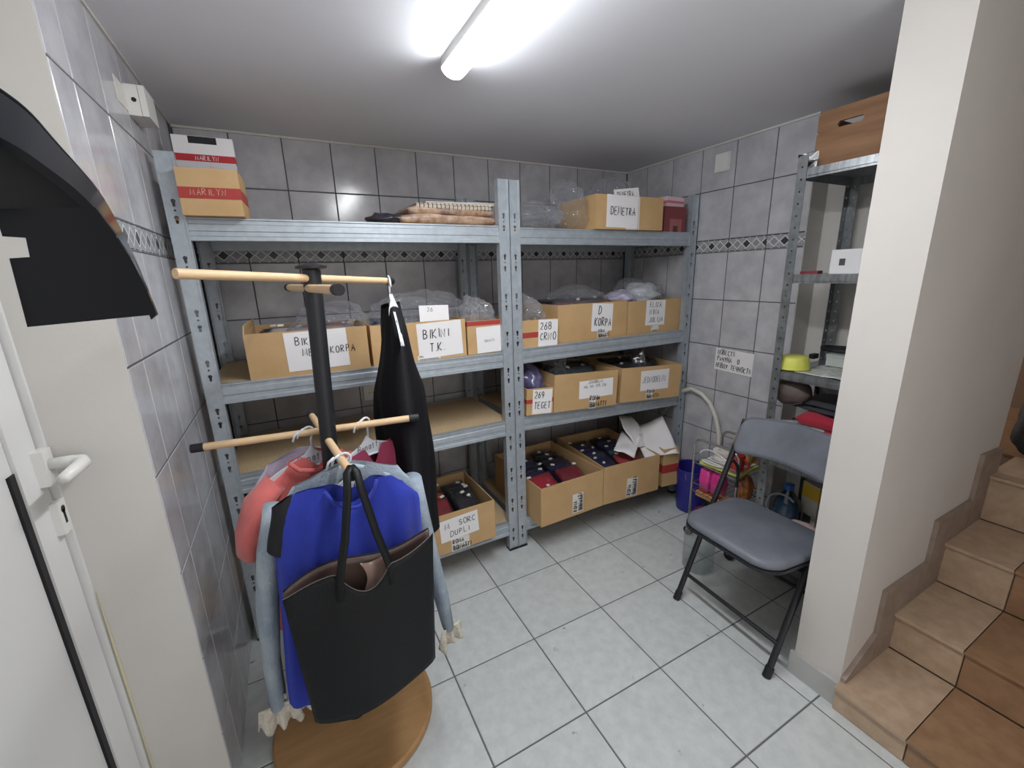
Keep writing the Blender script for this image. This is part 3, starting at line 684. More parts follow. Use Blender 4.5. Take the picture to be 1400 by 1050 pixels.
bag('clear_plastic_bag', 'cloudy clear bag standing out of the 268 CRNO box', .05, .38, Z2+.02, .175, .28, .235, 4, m=M_clear2)
bag('purple_plastic_bag', 'purple grey plastic bag on the box marked 269 TEGET', .03, .37, .74, .15, .30, .235, 5, m=mat('purple grey plastic', '5d5a7c', .3, coat=.6, bump=.5, bscale=15))
bag('white_bra_pack', 'white padded cup pack lying on the ELIZA NINA JULIJA box', .86, .40, Z2+.15, .22, .2, .13, 6, m=mat('white padded cloth', 'd9dadc', .5, coat=.5), amp=.25)
bag('white_bra_pack', 'lilac white flat pack left of the white padded cup pack', .70, .40, Z2+.15, .17, .18, .09, 7, m=mat('lilac padded cloth', 'b9b4cc', .5, coat=.5), amp=.25)
bag('clear_plastic_bag', 'clear bag covering the contents of the ELIZA NINA JULIJA box', .84, .42, Z2+.13, .34, .28, .17, 8)
bag('clear_plastic_bag', 'dark crinkled clear bag on the D KORPA box', .43, .44, Z2+.14, .34, .26, .13, 9)
bag('clear_plastic_bag', 'flat crumpled clear bag lying on the top shelf by the middle posts', .09, .33, Z1-.004, .32, .24, .12, 10, amp=.42)
bag('clear_plastic_bag', 'tall clear bag leaning on the DEMETRA box from the left', .30, .36, Z1-.004, .22, .24, .24, 11, amp=.38)
bag('clear_plastic_bag', 'clear bag rising behind the DEMETRA sheets', .62, .37, Z1+.02, .36, .24, .24, 12, amp=.35)
bag('crumpled_foil_pack', 'shiny silver pack sticking out of the JEDNODELNI box', .80, .33, zs3(.8)+.15, .09, .08, .11, 13, m=mat('silver foil', 'c0c2c8', .2, metal=.8), amp=.4)
bag('clear_plastic_bag', 'clear glinting bag poking out of the box of numbers', .22, .36, zs3(.2)+.12, .11, .14, .17, 14)
# folded papers on the narrow box
def sheetpaper(label, loc, rot, w, d, bend, seed):
    def f(u, v): return ((u-.5)*w, (v-.5)*d, bend*math.sin(u*2.6+seed)*math.cos(v*2+seed)+.012*noise.noise(Vector((u*3+seed, v*3, 0))))
    return tag(obj('paper_sheet', sheet(f, 10, 8, .0012), M_paper, smooth='all', loc=loc, rot=rot), label, 'paper', 'white papers on the narrow box')
sheetpaper('large crumpled white sheet on top of the red banded bottom box', (.83, .20, Z4+.265), (.5, -.2, -.5), .2, .28, .03, 1)
sheetpaper('folded white sheet standing behind the large crumpled one', (.76, .29, Z4+.29), (.75, .35, .3), .17, .22, .02, 2.3)
sheetpaper('narrow white sheet with printed lines hanging over the middle bottom box', (.66, .24, Z4+.255), (.3, .15, -.9), .12, .22, .02, 3.9)
# sketchbooks on the left top shelf
def notebook(label, x, y, z, w, d, h, rz, m, coil=False, name='notebook'):
    t = thing(name, label, 'notebook', (x, y, z), rz, 'notebooks and folded paper on the left top shelf')
    def f(u, v): return ((u-.5)*w, (v-.5)*d, h/2+.006*noise.noise(Vector((u*3+x*9, v*3+z*50, 2))))
    obj('pages', sheet(f, 12, 8, h*.9), mat('page edges', 'cdbfae', .8, var=.3, scale=60, stretch=(1, 1, 12)), t)
    def g(u, v): return ((u-.5)*w*1.01, (v-.5)*d*1.01, h+.002+.006*noise.noise(Vector((u*3+x*9, v*3+z*50, 2))))
    obj('cover', sheet(g, 12, 8, .002), m, t)
    if coil:
        for i in range(18):
            xx = -w/2+.012+i*(w-.024)/17; obj('coil_ring', tube(BM(), [(xx, -d/2+.004+.009*math.cos(a), h/2+.011*math.sin(a)+.002) for a in [2*PI*k/10 for k in range(10)]], .0013, n=5, closed=True), M_blackmatt, t)
    return t
M_crumb = mat('crumpled patterned wrap', 'c4a78d', .5, var=.5, scale=30, col2='8d6d55', coat=.4, bump=.7, bscale=20)
def wrap(label, x, y, z, w, d, h, rz, seed):
    t = thing('wrapped_pad', label, 'pad', (x, y, z), rz, 'crumpled pads on the left top shelf')
    obj('pad', pillow(w, d, h, seed, n=26, pw=8, wr=.5), M_crumb, t, smooth='all')
    obj('film', pillow(w*1.01, d*1.01, h*1.03, seed+.2, n=16, pw=8, wr=.8), M_sleeve, t)
wrap('lowest crumpled beige pad in the pile left of the middle posts', -.365, .335, Z1, .43, .20, .044, .0, 3.3)
wrap('second crumpled beige pad in the pile left of the middle posts', -.355, .335, Z1+.036, .40, .19, .038, .03, 5.1)
notebook('spiral bound pad near the top of the beige pile', -.345, .335, Z1+.064, .33, .18, .014, .02, mat('cream page', 'd8d0c2', .7), coil=True)
notebook('white cover sheet crowning the beige pile', -.30, .36, Z1+.083, .30, .19, .008, -.08, M_paper)
bag('black_plastic_bag', 'flat dark plastic bag left of the beige pile on the top shelf', -.60, .34, Z1, .17, .18, .05, 15, m=mat('dark violet plastic', '2a2836', .3, coat=.5))

# ================================================================== COAT RACK
B0 = Vector((-1.007, -.317, .03)); T0 = Vector((-.957, -.342, 1.432))
def pole(z): return B0+(T0-B0)*((z-.03)/(T0.z-.03))
ck = thing('coat_stand', 'black coat stand with pale wooden arms on a round wooden base', 'coat stand', (-1.007, -.317, 0))
def CL(p): return tuple(Vector(p)-Vector((-1.007, -.317, 0)))
obj('base', lathe(BM(), [(.235, 0), (.246, .004), (.246, .024), (.240, .03)], 56), M_base, ck, smooth=True)
obj('pole', tube(BM(), [CL(B0), CL(T0)], .0215, n=20), M_black, ck, smooth=True)
obj('pole_flange', lathe(BM(), [(.034, .03), (.034, .036), (.026, .045)], 20), M_black, ck, smooth=True)
cp = obj('pole_cap', lathe(BM(), [(.022, 0), (.036, .004), (.036, .010), (.02, .015)], 24, CL(T0)), M_black, ck, smooth=True)
ARMS = {}
def arm(key, a, b, capa=True, capb=True):
    a, b = Vector(a), Vector(b); d = (b-a).normalized()
    ar = obj('arm', tube(BM(), [CL(a), CL(b)], .0098, n=14), M_wood, ck, smooth=True)
    for p, s, on in ((a, 1, capa), (b, -1, capb)):
        if on: obj('arm_tip', tube(BM(), [CL(p-d*s*.004), CL(p+d*s*.024)], .0115, n=14), M_rubber, ar, smooth=True)
    ARMS[key] = (a, b)
p1 = pole(1.412); d1 = Vector((.758, .652, -.045)).normalized()
arm('top', p1-d1*.315, p1+d1*.315, capa=False)
p2 = pole(1.388); arm('topB', p2-Vector((-.028, .295, 0)), p2+Vector((-.052, .30, .0)))
p3 = pole(1.0); arm('low', (-1.287, -.262, 1.0), p3+Vector((.25, .01, -.002)))
p4 = pole(.985); arm('lowB', (-.948, -.608, .985), p4+Vector((-.03, .27, 0)))

def hanger(name, label, at, ang, w=.36, drop=.10, sl=.09, m=M_hang, text=None, roll=0, group='white plastic hangers on the coat stand'):
    """hook closes over the arm at `at`; the shoulders lie along ang; returns the thing (origin at arm axis)"""
    t = thing(name, label, 'hanger', at, group=group, rot=(0, roll, ang))
    hk = [( .004, 0, -.045), (.004, 0, -.022)]+[( .0145*math.cos(a), 0, .0145*math.sin(a)) for a in [math.radians(-60+270*i/12) for i in range(13)]]
    obj('hook', tube(BM(), hk, .0032, n=8), m, t, smooth='all')
    for k in range(2): obj('finger_tab', tube(BM(), [(-.010-.012*k, 0, .012-.004*k), (-.024-.012*k, 0, .004-.006*k), (-.030-.012*k, 0, -.012-.006*k)], .0034, n=6), m, t, smooth='all')
    # flat blade: a curved yoke
    top = []; bot = []
    for i in range(25):
        u = -1+i/12; x = u*w/2; s = abs(u)
        zt = -.045-.012*min(1, s/.12)-(s**1.25)*sl if s > .02 else -.04
        zb = -drop-.0-(s**1.7)*(sl*.62)
        top.append((x, zt)); bot.append((x, min(zb, zt-.012)))
    obj('yoke', prism(BM(), top+bot[::-1], 'y', -.003, .003), m, t)
    bmr = tube(BM(), [(x, -.004, z) for x, z in bot], .0035, n=6); obj('rim', bmr, m, t, smooth='all')
    if text: writing('lettering', [text], t, M_greyink, -.038, -.066, .018, adv=.62, y=-.0042, seed=2, wd=.0016)
    return t
def cloth(name, rows_l, rows_r, ztop_f, ztop_b, zbot, thick, m, parent, folds=5, amp=.012, seed=0, nu=30, nv=26, th=.002, wave=0):
    """front and back panels between a left and a right outline (local XZ), curves given as (t, value) lists"""
    def itp(c, t):
        for (a, va), (b, vb) in zip(c, c[1:]):
            if t <= b: 
                k = (t-a)/(b-a) if b > a else 0; k = k*k*(3-2*k)*.5+k*.5; return va+(vb-va)*k
        return c[-1][1]
    bm = BM(); G = []
    for s in (-1, 1):
        g = []
        zt = ztop_f if s < 0 else ztop_b
        for i in range(nu+1):
            u = i/nu; col = []
            for j in range(nv+1):
                v = j/nv
                x = itp(rows_l, v)*(1-u)+itp(rows_r, v)*u
                z = itp(zt, u)*(1-v)+itp(zbot, u)*v
                e = max(0, 1-(2*u-1)**2)**.5
                y = s*thick/2*e*(.35+.65*min(1, v*3))
                y += e*amp*(math.sin(u*folds*PI*2+seed+v*1.3)*v**.7*.8+noise.noise(Vector((u*3+seed, v*2.5, s)))*1.1)
                z += wave*noise.noise(Vector((u*4+seed, 0, 3)))*v
                col.append(bm.verts.new((x, y, z)))
            g.append(col)
        for i in range(nu):
            for j in range(nv): bm.faces.new((g[i][j], g[i+1][j], g[i+1][j+1], g[i][j+1]))
        G.append(g)
    for i in (0, nu):
        for j in range(nv): bm.faces.new((G[0][i][j], G[0][i][j+1], G[1][i][j+1], G[1][i][j]))
    return obj(name, bm, m, parent, smooth='all')
def sleeve(parent, pts, rad, m, flat=.5, name='sleeve', n=14, seed=0):
    bm = tube(BM(), pts, rad, n=n, flat=flat)
    for v in bm.verts: v.co += Vector((noise.noise(v.co*14+Vector((seed, 0, 0))), noise.noise(v.co*14+Vector((0, seed, 0))), 0))*.006
    return obj(name, bm, m, parent, smooth='all')
def fabric(name, col, **k): return mat(name, col, .85, var=.12, scale=20, bump=.15, bscale=300, sheen=.2, **k)
M_blue = fabric('royal blue jersey', '1b2f9f'); M_denim = mat('washed denim', 'a2aeb7', .9, var=.3, scale=14, col2='8592a0', bump=.3, bscale=200)
M_salmon = fabric('salmon cotton', 'd06a66'); M_rasp = fabric('raspberry knit', '8f2748'); M_blackcl = mat('black viscose', '0c0c11', .8, spec=.25, bump=.15, bscale=300); M_lace = mat('cream lace', 'd8d0c2', .9, var=.3, scale=60, bump=.6, bscale=120)
# hanger and denim jacket at the end of the arm that points forward
P = Vector((-.952, -.50, .985))
hanger('clothes_hanger', 'front white plastic hanger carrying the denim jacket and the blue top', P, 0, w=.30, drop=.105, sl=.075, text='Bonatti')
jk = thing('denim_jacket', 'washed light blue denim jacket with cream lace hems behind the blue top', 'jacket', P)
zl = lambda z: z-P.z
xl = lambda x: x-P.x
cloth('body', [(0, -.12), (.12, -.175), (1, -.20)], [(0, .13), (.12, .172), (1, .17)], [(0, -.055), (.3, -.03), (.5, -.09), (.7, -.03), (1, -.06)], [(0, -.055), (.5, -.02), (1, -.06)], [(0, -.62), (.5, -.60), (1, -.62)], .06, M_denim, jk, seed=1)
jk.children[0].location = (0, .03, 0)
cl = obj('collar', sheet(lambda u, v: (-.105+.21*u, .014+.02*math.sin(u*PI), -.028-.05*v-.045*abs(2*u-1)**1.5), 14, 6, .006), mat('pale collar denim', 'aebac4', .9, var=.1), jk, smooth='all')
sL = sleeve(jk, [(-.165, .035, -.10), (-.192, .03, -.2), (-.215, .025, -.34), (-.232, .02, -.5), (-.235, .015, -.63)], [.045, .048, .045, .04, .036], M_denim, flat=.55, seed=2)
sR = sleeve(jk, [(.165, .035, -.11), (.178, .03, -.22), (.195, .025, -.36), (.215, .02, -.5), (.228, .015, -.61)], [.042, .044, .042, .036, .032], M_denim, flat=.55, seed=5)
def frill(parent, c, w, h, seed, rz=0):
    def f(u, v): return ((u-.5)*w*(1+.25*v), .012*math.sin(u*18+seed)*v, -h*v*(1+.5*noise.noise(Vector((u*5+seed, 1, 0)))))
    return obj('lace_cuff', sheet(f, 22, 6, .0015), M_lace, parent, smooth='all', loc=c, rot=(0, 0, rz))
frill(sL, (-.235, -.004, -.62), .085, .07, 1); frill(sL, (-.19, .0, -.60), .09, .075, 4); frill(sR, (.232, -.004, -.60), .07, .06, 2, .3)
sb = cloth('cuff_flap', [(0, -.19), (1, -.215)], [(0, -.14), (1, -.13)], [(0, -.40), (1, -.41)], [(0, -.40), (1, -.41)], [(0, -.63), (1, -.60)], .02, M_denim, jk, folds=2, nu=10, nv=10)
obj('seam', tube(BM(), [(-.158, -.004, -.3), (-.165, -.006, -.42), (-.178, -.006, -.55)], .003, n=6), mat('dark denim seam', '4a5660', .9), jk)
# royal blue top
bt = thing('blue_blouse', 'royal blue top with a scoop neck on the front hanger', 'top', (P.x, P.y-.035, P.z))
cloth('body', [(0, -.118), (.10, -.168), (.4, -.182), (1, -.205)], [(0, .125), (.10, .165), (.5, .162), (1, .15)], [(0, -.045), (.14, -.035), (.26, -.04), (.36, -.085), (.5, -.10), (.64, -.085), (.74, -.045), (.88, -.05), (1, -.075)], [(0, -.045), (.3, -.045), (.5, -.07), (.7, -.05), (1, -.075)], [(0, -.60), (.12, -.615), (.3, -.57), (.6, -.58), (1, -.60)], .075, M_blue, bt, folds=5, amp=.023, seed=3, nu=40, nv=34)
bd = obj('neck_binding', tube(BM(), [(-.055, -.028, -.045), (-.04, -.034, -.075), (-.015, -.038, -.094), (.01, -.038, -.097), (.035, -.035, -.088), (.055, -.03, -.06), (.06, -.026, -.045)], .004, n=8), M_blue, bt, smooth='all')
sl_ = cloth('sleeve', [(0, -.165), (1, -.19)], [(0, -.12), (1, -.15)], [(0, -.065), (1, -.045)], [(0, -.065), (1, -.045)], [(0, -.17), (1, -.19)], .035, mat('black shoulder lining', '17181d', .9), bt, folds=1, nu=8, nv=8, amp=.004)
# black tote bag hung over the tip
tb = thing('tote_bag', 'large black tote bag hanging by long straps in front of the blue top', 'bag', (-.948, -.64, .993))
M_tote = mat('black grained leatherette', '0d0f13', .55, var=.15, scale=40, bump=.12, bscale=160, spec=.3)
M_lin = mat('bronze brown lining', '5d4b45', .35, var=.25, scale=12)
def totepanel(y, s, m, name, off=0, dipd=.055, rise=0):
    def f(u, v):
        xL = -.170+.018*v+.0*v; xR = .158-.022*v
        x = xL*(1-u)+xR*u
        zt = -.228+rise+.045*u+(.012*math.sin(u*PI*2)); dip = dipd*max(0, 1-((u-.49)/.17)**2)**1.0
        zb = -.572+.0*u+.045*max(0, (u-.25))*1.0
        z = (zt-dip)*(1-v)+zb*v
        e = math.sin(PI*u)**.6
        yy = y+s*(.012+.035*e*(.45+.55*v))+.008*math.sin(u*7+v*2)*(1-v*.5)
        return (x, yy+off, z)
    return obj(name, sheet(f, 30, 22, .0025), m, tb, smooth='all')
totepanel(-.0, -1, M_tote, 'front_panel'); bp_ = totepanel(.012, 1, M_tote, 'back_panel', dipd=-.0, rise=-.006)
bm = BM()
totepanel(.006, 1, M_lin, 'lining', dipd=-.0, rise=-.007)
def fold_f(u, v): return (-.012+.05*u+.012*math.sin(v*3), -.004+.022*math.sin(u*PI)*(1-v), -.205-.075*v-.02*math.sin(u*PI))
obj('lining_fold', sheet(fold_f, 10, 8, .002), mat('shiny bronze lining', '8b746b', .25), tb, smooth='all')
obj('rim_piping', tube(BM(), [(-.17+.328*u, -.013-.016*math.sin(PI*u)**.6+.008*math.sin(u*7), -.228+.045*u+.012*math.sin(u*PI*2)-.055*max(0, 1-((u-.49)/.17)**2)+.001) for u in [i/40 for i in range(41)]], .0012, n=5), mat('grey edge piping', '57524f', .6), tb)
for xa, xb, y in ((-.012, -.062, -.026), (.008, .05, -.026)):
    obj('strap', tube(BM(), [(0, .034, .014), (xa, .018, .006), (xa*1.2+xb*.05, -.004, -.03), (xa*.5+xb*.5, -.022, -.13), (xb*.92, -.03, -.205), (xb, -.034, -.26)], .0095, n=10, flat=.55), M_tote, tb, smooth='all')
# salmon shirt and raspberry top on the long lower arm
Q = Vector((-1.02, -.29, 1.0))
hanger('clothes_hanger', 'white plastic hanger carrying the salmon shirt left of the pole', Q, .25, w=.24, drop=.1, sl=.05, text='Bonatti')
ss = thing('salmon_shirt', 'salmon pink short sleeved shirt hanging left of the pole', 'shirt', Q, .25)
cloth('body', [(0, -.06), (.15, -.15), (1, -.16)], [(0, .08), (.15, .15), (1, .16)], [(0, -.075), (.25, -.065), (.5, -.10), (.75, -.065), (1, -.075)], [(0, -.07), (.5, -.055), (1, -.07)], [(0, -.56), (1, -.56)], .06, M_salmon, ss, folds=3, amp=.01, seed=6)
obj('neckband', tube(BM(), [(-.065, -.026, -.066), (-.045, -.034, -.09), (-.0, -.038, -.104), (.05, -.034, -.095), (.07, -.03, -.07)], .007, n=8), M_salmon, ss, smooth='all')
sleeve(ss, [(-.10, 0, -.115), (-.155, 0, -.165), (-.185, 0, -.235), (-.19, 0, -.29)], [.05, .06, .06, .055], M_salmon, flat=.5, seed=8); sleeve(ss, [(.10, 0, -.115), (.155, 0, -.165), (.185, 0, -.235), (.19, 0, -.29)], [.05, .06, .06, .055], M_salmon, flat=.5, seed=9)
Q2 = Vector((-.868, -.295, 1.0))
hanger('clothes_hanger', 'white plastic hanger carrying the raspberry top right of the pole', Q2, .5, w=.24, drop=.1, sl=.05, text='Bonatti')
rs = thing('raspberry_blouse', 'raspberry red top hanging right of the pole', 'top', Q2, .5)
cloth('body', [(0, -.07), (.15, -.15), (1, -.15)], [(0, .09), (.15, .15), (1, .15)], [(0, -.085), (.3, -.075), (.5, -.13), (.7, -.075), (1, -.085)], [(0, -.08), (1, -.08)], [(0, -.5), (1, -.5)], .06, M_rasp, rs, folds=3, seed=7)
lv = thing('lilac_shirt', 'pale lilac shirt collar showing behind the salmon shirt', 'shirt', (-1.05, -.22, .93), .3)
cloth('body', [(0, -.09), (.15, -.13), (1, -.13)], [(0, .09), (.15, .13), (1, .13)], [(0, -.02), (.5, .0), (1, -.02)], [(0, -.02), (.5, .005), (1, -.02)], [(0, -.4), (1, -.4)], .04, fabric('pale lilac cotton', 'b3a9bd'), lv, folds=3, seed=8)
# black garment at the right tip of the top arm
T1 = ARMS['top'][1]; K = Vector(T1)-d1*.012
bh = hanger('clothes_hanger', 'white plastic hanger carrying the black garment at the right arm tip', K, 1.46, w=.38, drop=.09, sl=.11)
bl = thing('black_dress', 'long black garment hanging from the right tip of the top arm', 'dress', K, 1.46)
cloth('body', [(0, -.05), (.10, -.16), (.4, -.17), (1, -.2)], [(0, .05), (.10, .16), (.4, .17), (1, .21)], [(0, -.07), (.3, -.065), (.5, -.09), (.7, -.065), (1, -.07)], [(0, -.07), (.5, -.09), (1, -.07)], [(0, -.86), (1, -.88)], .15, M_blackcl, bl, folds=3, amp=.022, seed=9, nu=36, nv=34)
obj('size_tag', prism(BM(), [(0, .0), (.017, -.05), (.012, -.075), (-.003, -.115), (-.016, -.075), (-.014, -.05)], 'y', -.001, .001), M_paper, bl, loc=(-.055, 0, -.035), rot=(0, 0, -1.46))

# ================================================================== FOLDING CHAIR
ch = thing('folding_chair', 'black folding chair with grey padded seat and backrest beside the pillar', 'chair', (.47, -.67, 0))
def C(x, y, z): return (x-.47, y+.67, z)
M_pad = mat('grey vinyl padding', '70747d', .5, var=.2, scale=6, col2='5d616a', bump=.08, bscale=200)
for y0, y1, x0 in ((-.462, -.452, .318), (-.880, -.868, .298)):
    obj('front_leg', tube(BM(), [C(x0, y0, .0), C(x0+.142, (y0+y1)/2, .30), C(x0+.362, y1, .765)], .0115, n=12), M_black, ch, smooth=True)
    obj('foot_cap', tube(BM(), [C(x0-.001, y0, .0), C(x0+.016, y0, .034)], .0145, n=12), M_rubber, ch, smooth=True)
    s = 1 if y0 > -.6 else -1
    obj('rear_leg', tube(BM(), [C(.37, y0-s*.03, .425), C(.55, y0-s*.03, .30), C(.80, y0-s*.03, .0)], .0105, n=12), M_black, ch, smooth=True)
    obj('brace', tube(BM(), [C(.60, y1-s*.012, .60), C(.635, y1-s*.016, .565), C(.645, y1-s*.018, .52), C(.64, y1-s*.02, .46)], .007, n=8), M_black, ch, smooth=True)
obj('stretcher', tube(BM(), [C(.365, -.460, .115), C(.345, -.877, .115)], .008, n=10), M_black, ch, smooth=True)
obj('stretcher', tube(BM(), [C(.74, -.49, .075), C(.74, -.85, .075)], .008, n=10), M_black, ch, smooth=True)
def rrect(hw, hd, r, n=6, sx=1):
    pts = []
    for cx, cy, a in ((hw-r, hd-r, 0), (-hw+r, hd-r, 90), (-hw+r, -hd+r, 180), (hw-r, -hd+r, 270)):
        pts += [(cx+r*math.cos(math.radians(a+90*i/n)), cy+r*math.sin(math.radians(a+90*i/n))) for i in range(n+1)]
    return pts
def padded(pts, h, inset=.02):
    bm = BM(); c = Vector((sum(p[0] for p in pts)/len(pts), sum(p[1] for p in pts)/len(pts)))
    rings = []
    for k, z in ((.965, 0), (1.0, h*.25), (1.0, h*.55), (.97, h*.82), (.9, h*.97), (.7, h*1.06), (.35, h*1.1)):
        rings.append([bm.verts.new((c.x+(p[0]-c.x)*k, c.y+(p[1]-c.y)*k, z)) for p in pts])
    n = len(pts)
    for a, b in zip(rings, rings[1:]):
        for i in range(n): bm.faces.new((a[i], a[(i+1) % n], b[(i+1) % n], b[i]))
    bm.faces.new(rings[0][::-1]); bm.faces.new(rings[-1])
    return bm
seatp = [(x, y*(1-.10*max(0, x/.19))) for x, y in rrect(.188, .202, .075)]
se = obj('seat', padded([(-x, y) for x, y in seatp][::-1], .036), M_pad, ch, smooth='all', loc=C(.425, -.695, .425), rot=(0, .05, -.02))
obj('seat_pan', prism(BM(), [(-x*1.012, y*1.012) for x, y in seatp], 'z', -.008, .003), M_black, ch, loc=C(.425, -.695, .425), rot=(0, .05, -.02))
# curved backrest
def back_f(u, v):
    y = -.445-.43*u; z0 = .625+.012*math.sin(PI*u); z1 = .775+.018*math.sin(PI*u)
    k = min(1, min(u, 1-u)/.09); k = math.sqrt(1-(1-k)**2)
    zc = (z0+z1)/2; z = zc+(z0-zc+(z1-z0)*v)*(.45+.55*k)
    x = .612+(z-.625)*.47+.035*math.sin(PI*u)
    return C(x, y, z)
obj('backrest', sheet(back_f, 28, 10, .026), M_pad, ch, smooth='all')
obj('backrest_shell', sheet(lambda u, v: tuple(Vector(back_f(u, v))+Vector((.017, 0, -.006))), 28, 8, .008), M_black, ch, smooth='all')

# ================================================================== PERFORATED SHELF IN THE NICHE
rs_ = thing('perforated_shelving', 'slim perforated steel shelving in the niche behind the chair', 'shelving', (.975, -.69, 0))
def RL(x, y, z): return (x-.975, y+.69, z)
hs = [dot(z, 0, .0042) for z in [.03+.0435*i for i in range(41)]]
bmA = holed_plate(.034, 1.81, hs, .0018); bmesh.ops.recalc_face_normals(bmA, faces=bmA.faces); PA = bpy.data.meshes.new('angle'); bmA.to_mesh(PA); bmA.free(); PA.materials.append(mat('dull zinc', '8f9396', .35, metal=.6, var=.2, scale=30, col2='74787b'))
for px_, py_, sx, sy in ((.78, -.482, 1, -1), (1.17, -.482, -1, -1), (.78, -.896, 1, 1), (1.17, -.896, -1, 1)):
    e = bpy.data.objects.new('post', PA); COL.objects.link(e); e.parent = rs_; e.location = RL(px_+sx*.017, py_, 0); e.rotation_euler = (0, 0, 0)
    e2 = bpy.data.objects.new('post_flange', PA); COL.objects.link(e2); e2.parent = e; e2.location = (-sx*.017, sy*.017, 0); e2.rotation_euler = (0, 0, -PI/2)
    obj('post_cap', bx(BM(), -.019, .019, -.002, .004, 1.806, 1.816), M_rubber, e)
RZ = [1.762, 1.375, .980, .590, .12]
M_galv2 = mat('brushed steel shelf', 'a9adb0', .3, metal=.75, var=.18, scale=12, col2='878b8e', stretch=(1, 6, 1))
for z in RZ:
    bm = bx(BM(), .784-.975, 1.168-.975, -.894+.69, -.484+.69, z-.002, z)
    bx(bm, .784-.975, .786-.975, -.894+.69, -.484+.69, z-.034, z-.002); bx(bm, 1.166-.975, 1.168-.975, -.894+.69, -.484+.69, z-.034, z-.002)
    bx(bm, .786-.975, 1.166-.975, -.486+.69, -.484+.69, z-.034, z-.002); bx(bm, .786-.975, 1.166-.975, -.894+.69, -.892+.69, z-.034, z-.002)
    bx(bm, .779-.975, .784-.975, -.86+.69, -.518+.69, z-.026, z-.012)
    obj('shelf', bm, M_galv2, rs_)
# wooden crate
cr = thing('wooden_crate', 'brown wooden crate with a hand slot on top of the niche shelving', 'crate', (1.0, -.605, RZ[0]))
M_crate = mat('brown pine board', 'a47c5a', .7, var=.3, scale=7, col2='876246', stretch=(1, .35, 3))
for sx in (-1, 1):
    bm = BM(); o_ = [(-.103, 0), (.103, 0), (.103, .195), (-.103, .195)]
    edges = []
    for loop in (o_, [(-.036+.0, .128)]+[(.036, .128)]+[(.042, .138), (.036, .148), (-.036, .148), (-.042, .138)]):
        vs = [bm.verts.new((0, a, b_)) for a, b_ in loop]
        for i in range(len(vs)): edges.append(bm.edges.new((vs[i], vs[(i+1) % len(vs)])))
    bmesh.ops.triangle_fill(bm, use_beauty=True, edges=edges)
    r = bmesh.ops.extrude_face_region(bm, geom=list(bm.faces))
    for v in [g for g in r['geom'] if isinstance(g, bmesh.types.BMVert)]: v.co.x += .012
    obj('end_board', bm, M_crate, cr, loc=(-.15 if sx < 0 else .138, 0, .004))
for sy in (-1, 1):
    for z0, z1 in ((.006, .062), (.07, .126), (.134, .19)):
        obj('slat', bx(BM(), -.148, .148, 0, .008, z0, z1), M_crate, cr, loc=(0, -.111 if sy < 0 else .103, 0), bevel=.001)
for k in range(4): obj('bottom_slat', bx(BM(), -.138, .138, -.1+k*.052, -.056+k*.052, .002, .01), M_crate, cr)
obj('corner_post', bx(BM(), -.138, -.12, -.102, -.086, .01, .19), M_crate, cr); obj('corner_post', bx(BM(), -.138, -.12, .086, .102, .01, .19), M_crate, cr)
dt = thing('decor_tile', 'patterned border tile offcut standing beside the wooden crate', 'tile', (.83, -.492, RZ[0]), -1.25)
for k in range(2): obj('tile_piece', tile_mesh(.055, .032), M_border, dt, loc=(0, .012*k, .036*k), rot=(0, 0, 0))
# things on the second shelf
sb2 = closed_box('carton', 'white ended grey brown carton on the second niche shelf', 'box', .87, 1.02, -.74, -.60, RZ[1], .088, mat('grey brown card', '9a8e84', .7), 0)
obj('white_end', bx(BM(), -.0765, -.075, -.07, .07, 0, .0885), M_paper, sb2); obj('print_patch', bx(BM(), -.0772, -.0766, .02, .04, .03, .055), M_greyink, sb2)
ro = closed_box('red_pencil_case', 'small flat dark red case on the second niche shelf', 'case', .84, .90, -.565, -.505, RZ[1], .012, mat('dark red plastic', '8f2430', .4), .2)
obj('lid_seam', bx(BM(), -.0305, .0305, -.0305, .0305, .0055, .0065), M_blackmatt, ro)
# third shelf
yb_ = thing('yellow_bowl', 'lime yellow plastic tub on the third niche shelf', 'tub', (.86, -.515, RZ[2]+.002))
M_yel = mat('lime yellow plastic', 'dcdc66', .4)
obj('body', lathe(BM(), [(.058, 0), (.066, .006), (.064, .03), (.057, .052), (.05, .056), (.0, .056)][:-1]+[(.004, .057)], 28), M_yel, yb_, smooth=True)
obj('rim', tube(BM(), [(.0655*math.cos(a), .0655*math.sin(a), .006) for a in [2*PI*i/28 for i in range(28)]], .003, n=6, closed=True), M_yel, yb_, smooth='all')
nw = tag(obj('newspaper', sheet(lambda u, v: (.80+.30*u, -.56-.30*v, RZ[2]+.004+.006*noise.noise(Vector((u*5, v*5, 1)))), 12, 12, .003), mat('printed paper', 'd4d4cf', .8, var=.35, scale=45, col2='9aa09a'), smooth='all'), 'sheet of printed white paper lining the third niche shelf', 'paper')
gb = closed_box('grey_box', 'small pale grey box at the back of the third niche shelf', 'box', .99, 1.12, -.72, -.58, RZ[2]+.011, .05, mat('pale grey card', 'b8bdb8', .6), .0)
obj('lid', bx(BM(), -.067, .067, -.072, .072, .035, .0505), mat('grey lid card', 'aab0ab', .6), gb)
cc = thing('coiled_cable', 'black coiled cable on the back of the third niche shelf', 'cable', (1.08, -.60, RZ[2]+.06))
obj('coil', tube(BM(), [(.055*math.cos(a), .085*math.sin(a), .006+.004*a/6) for a in [i*.35 for i in range(54)]], .005, n=6), M_rubber, cc, smooth='all')
obj('plug', bx(BM(), -.09, -.05, .07, .09, -.03, -.01), M_rubber, cc, bevel=.003)
wbt = thing('spray_bottle', 'white bottle with a lime green base on the third niche shelf', 'bottle', (.86, -.742, RZ[2]+.012))
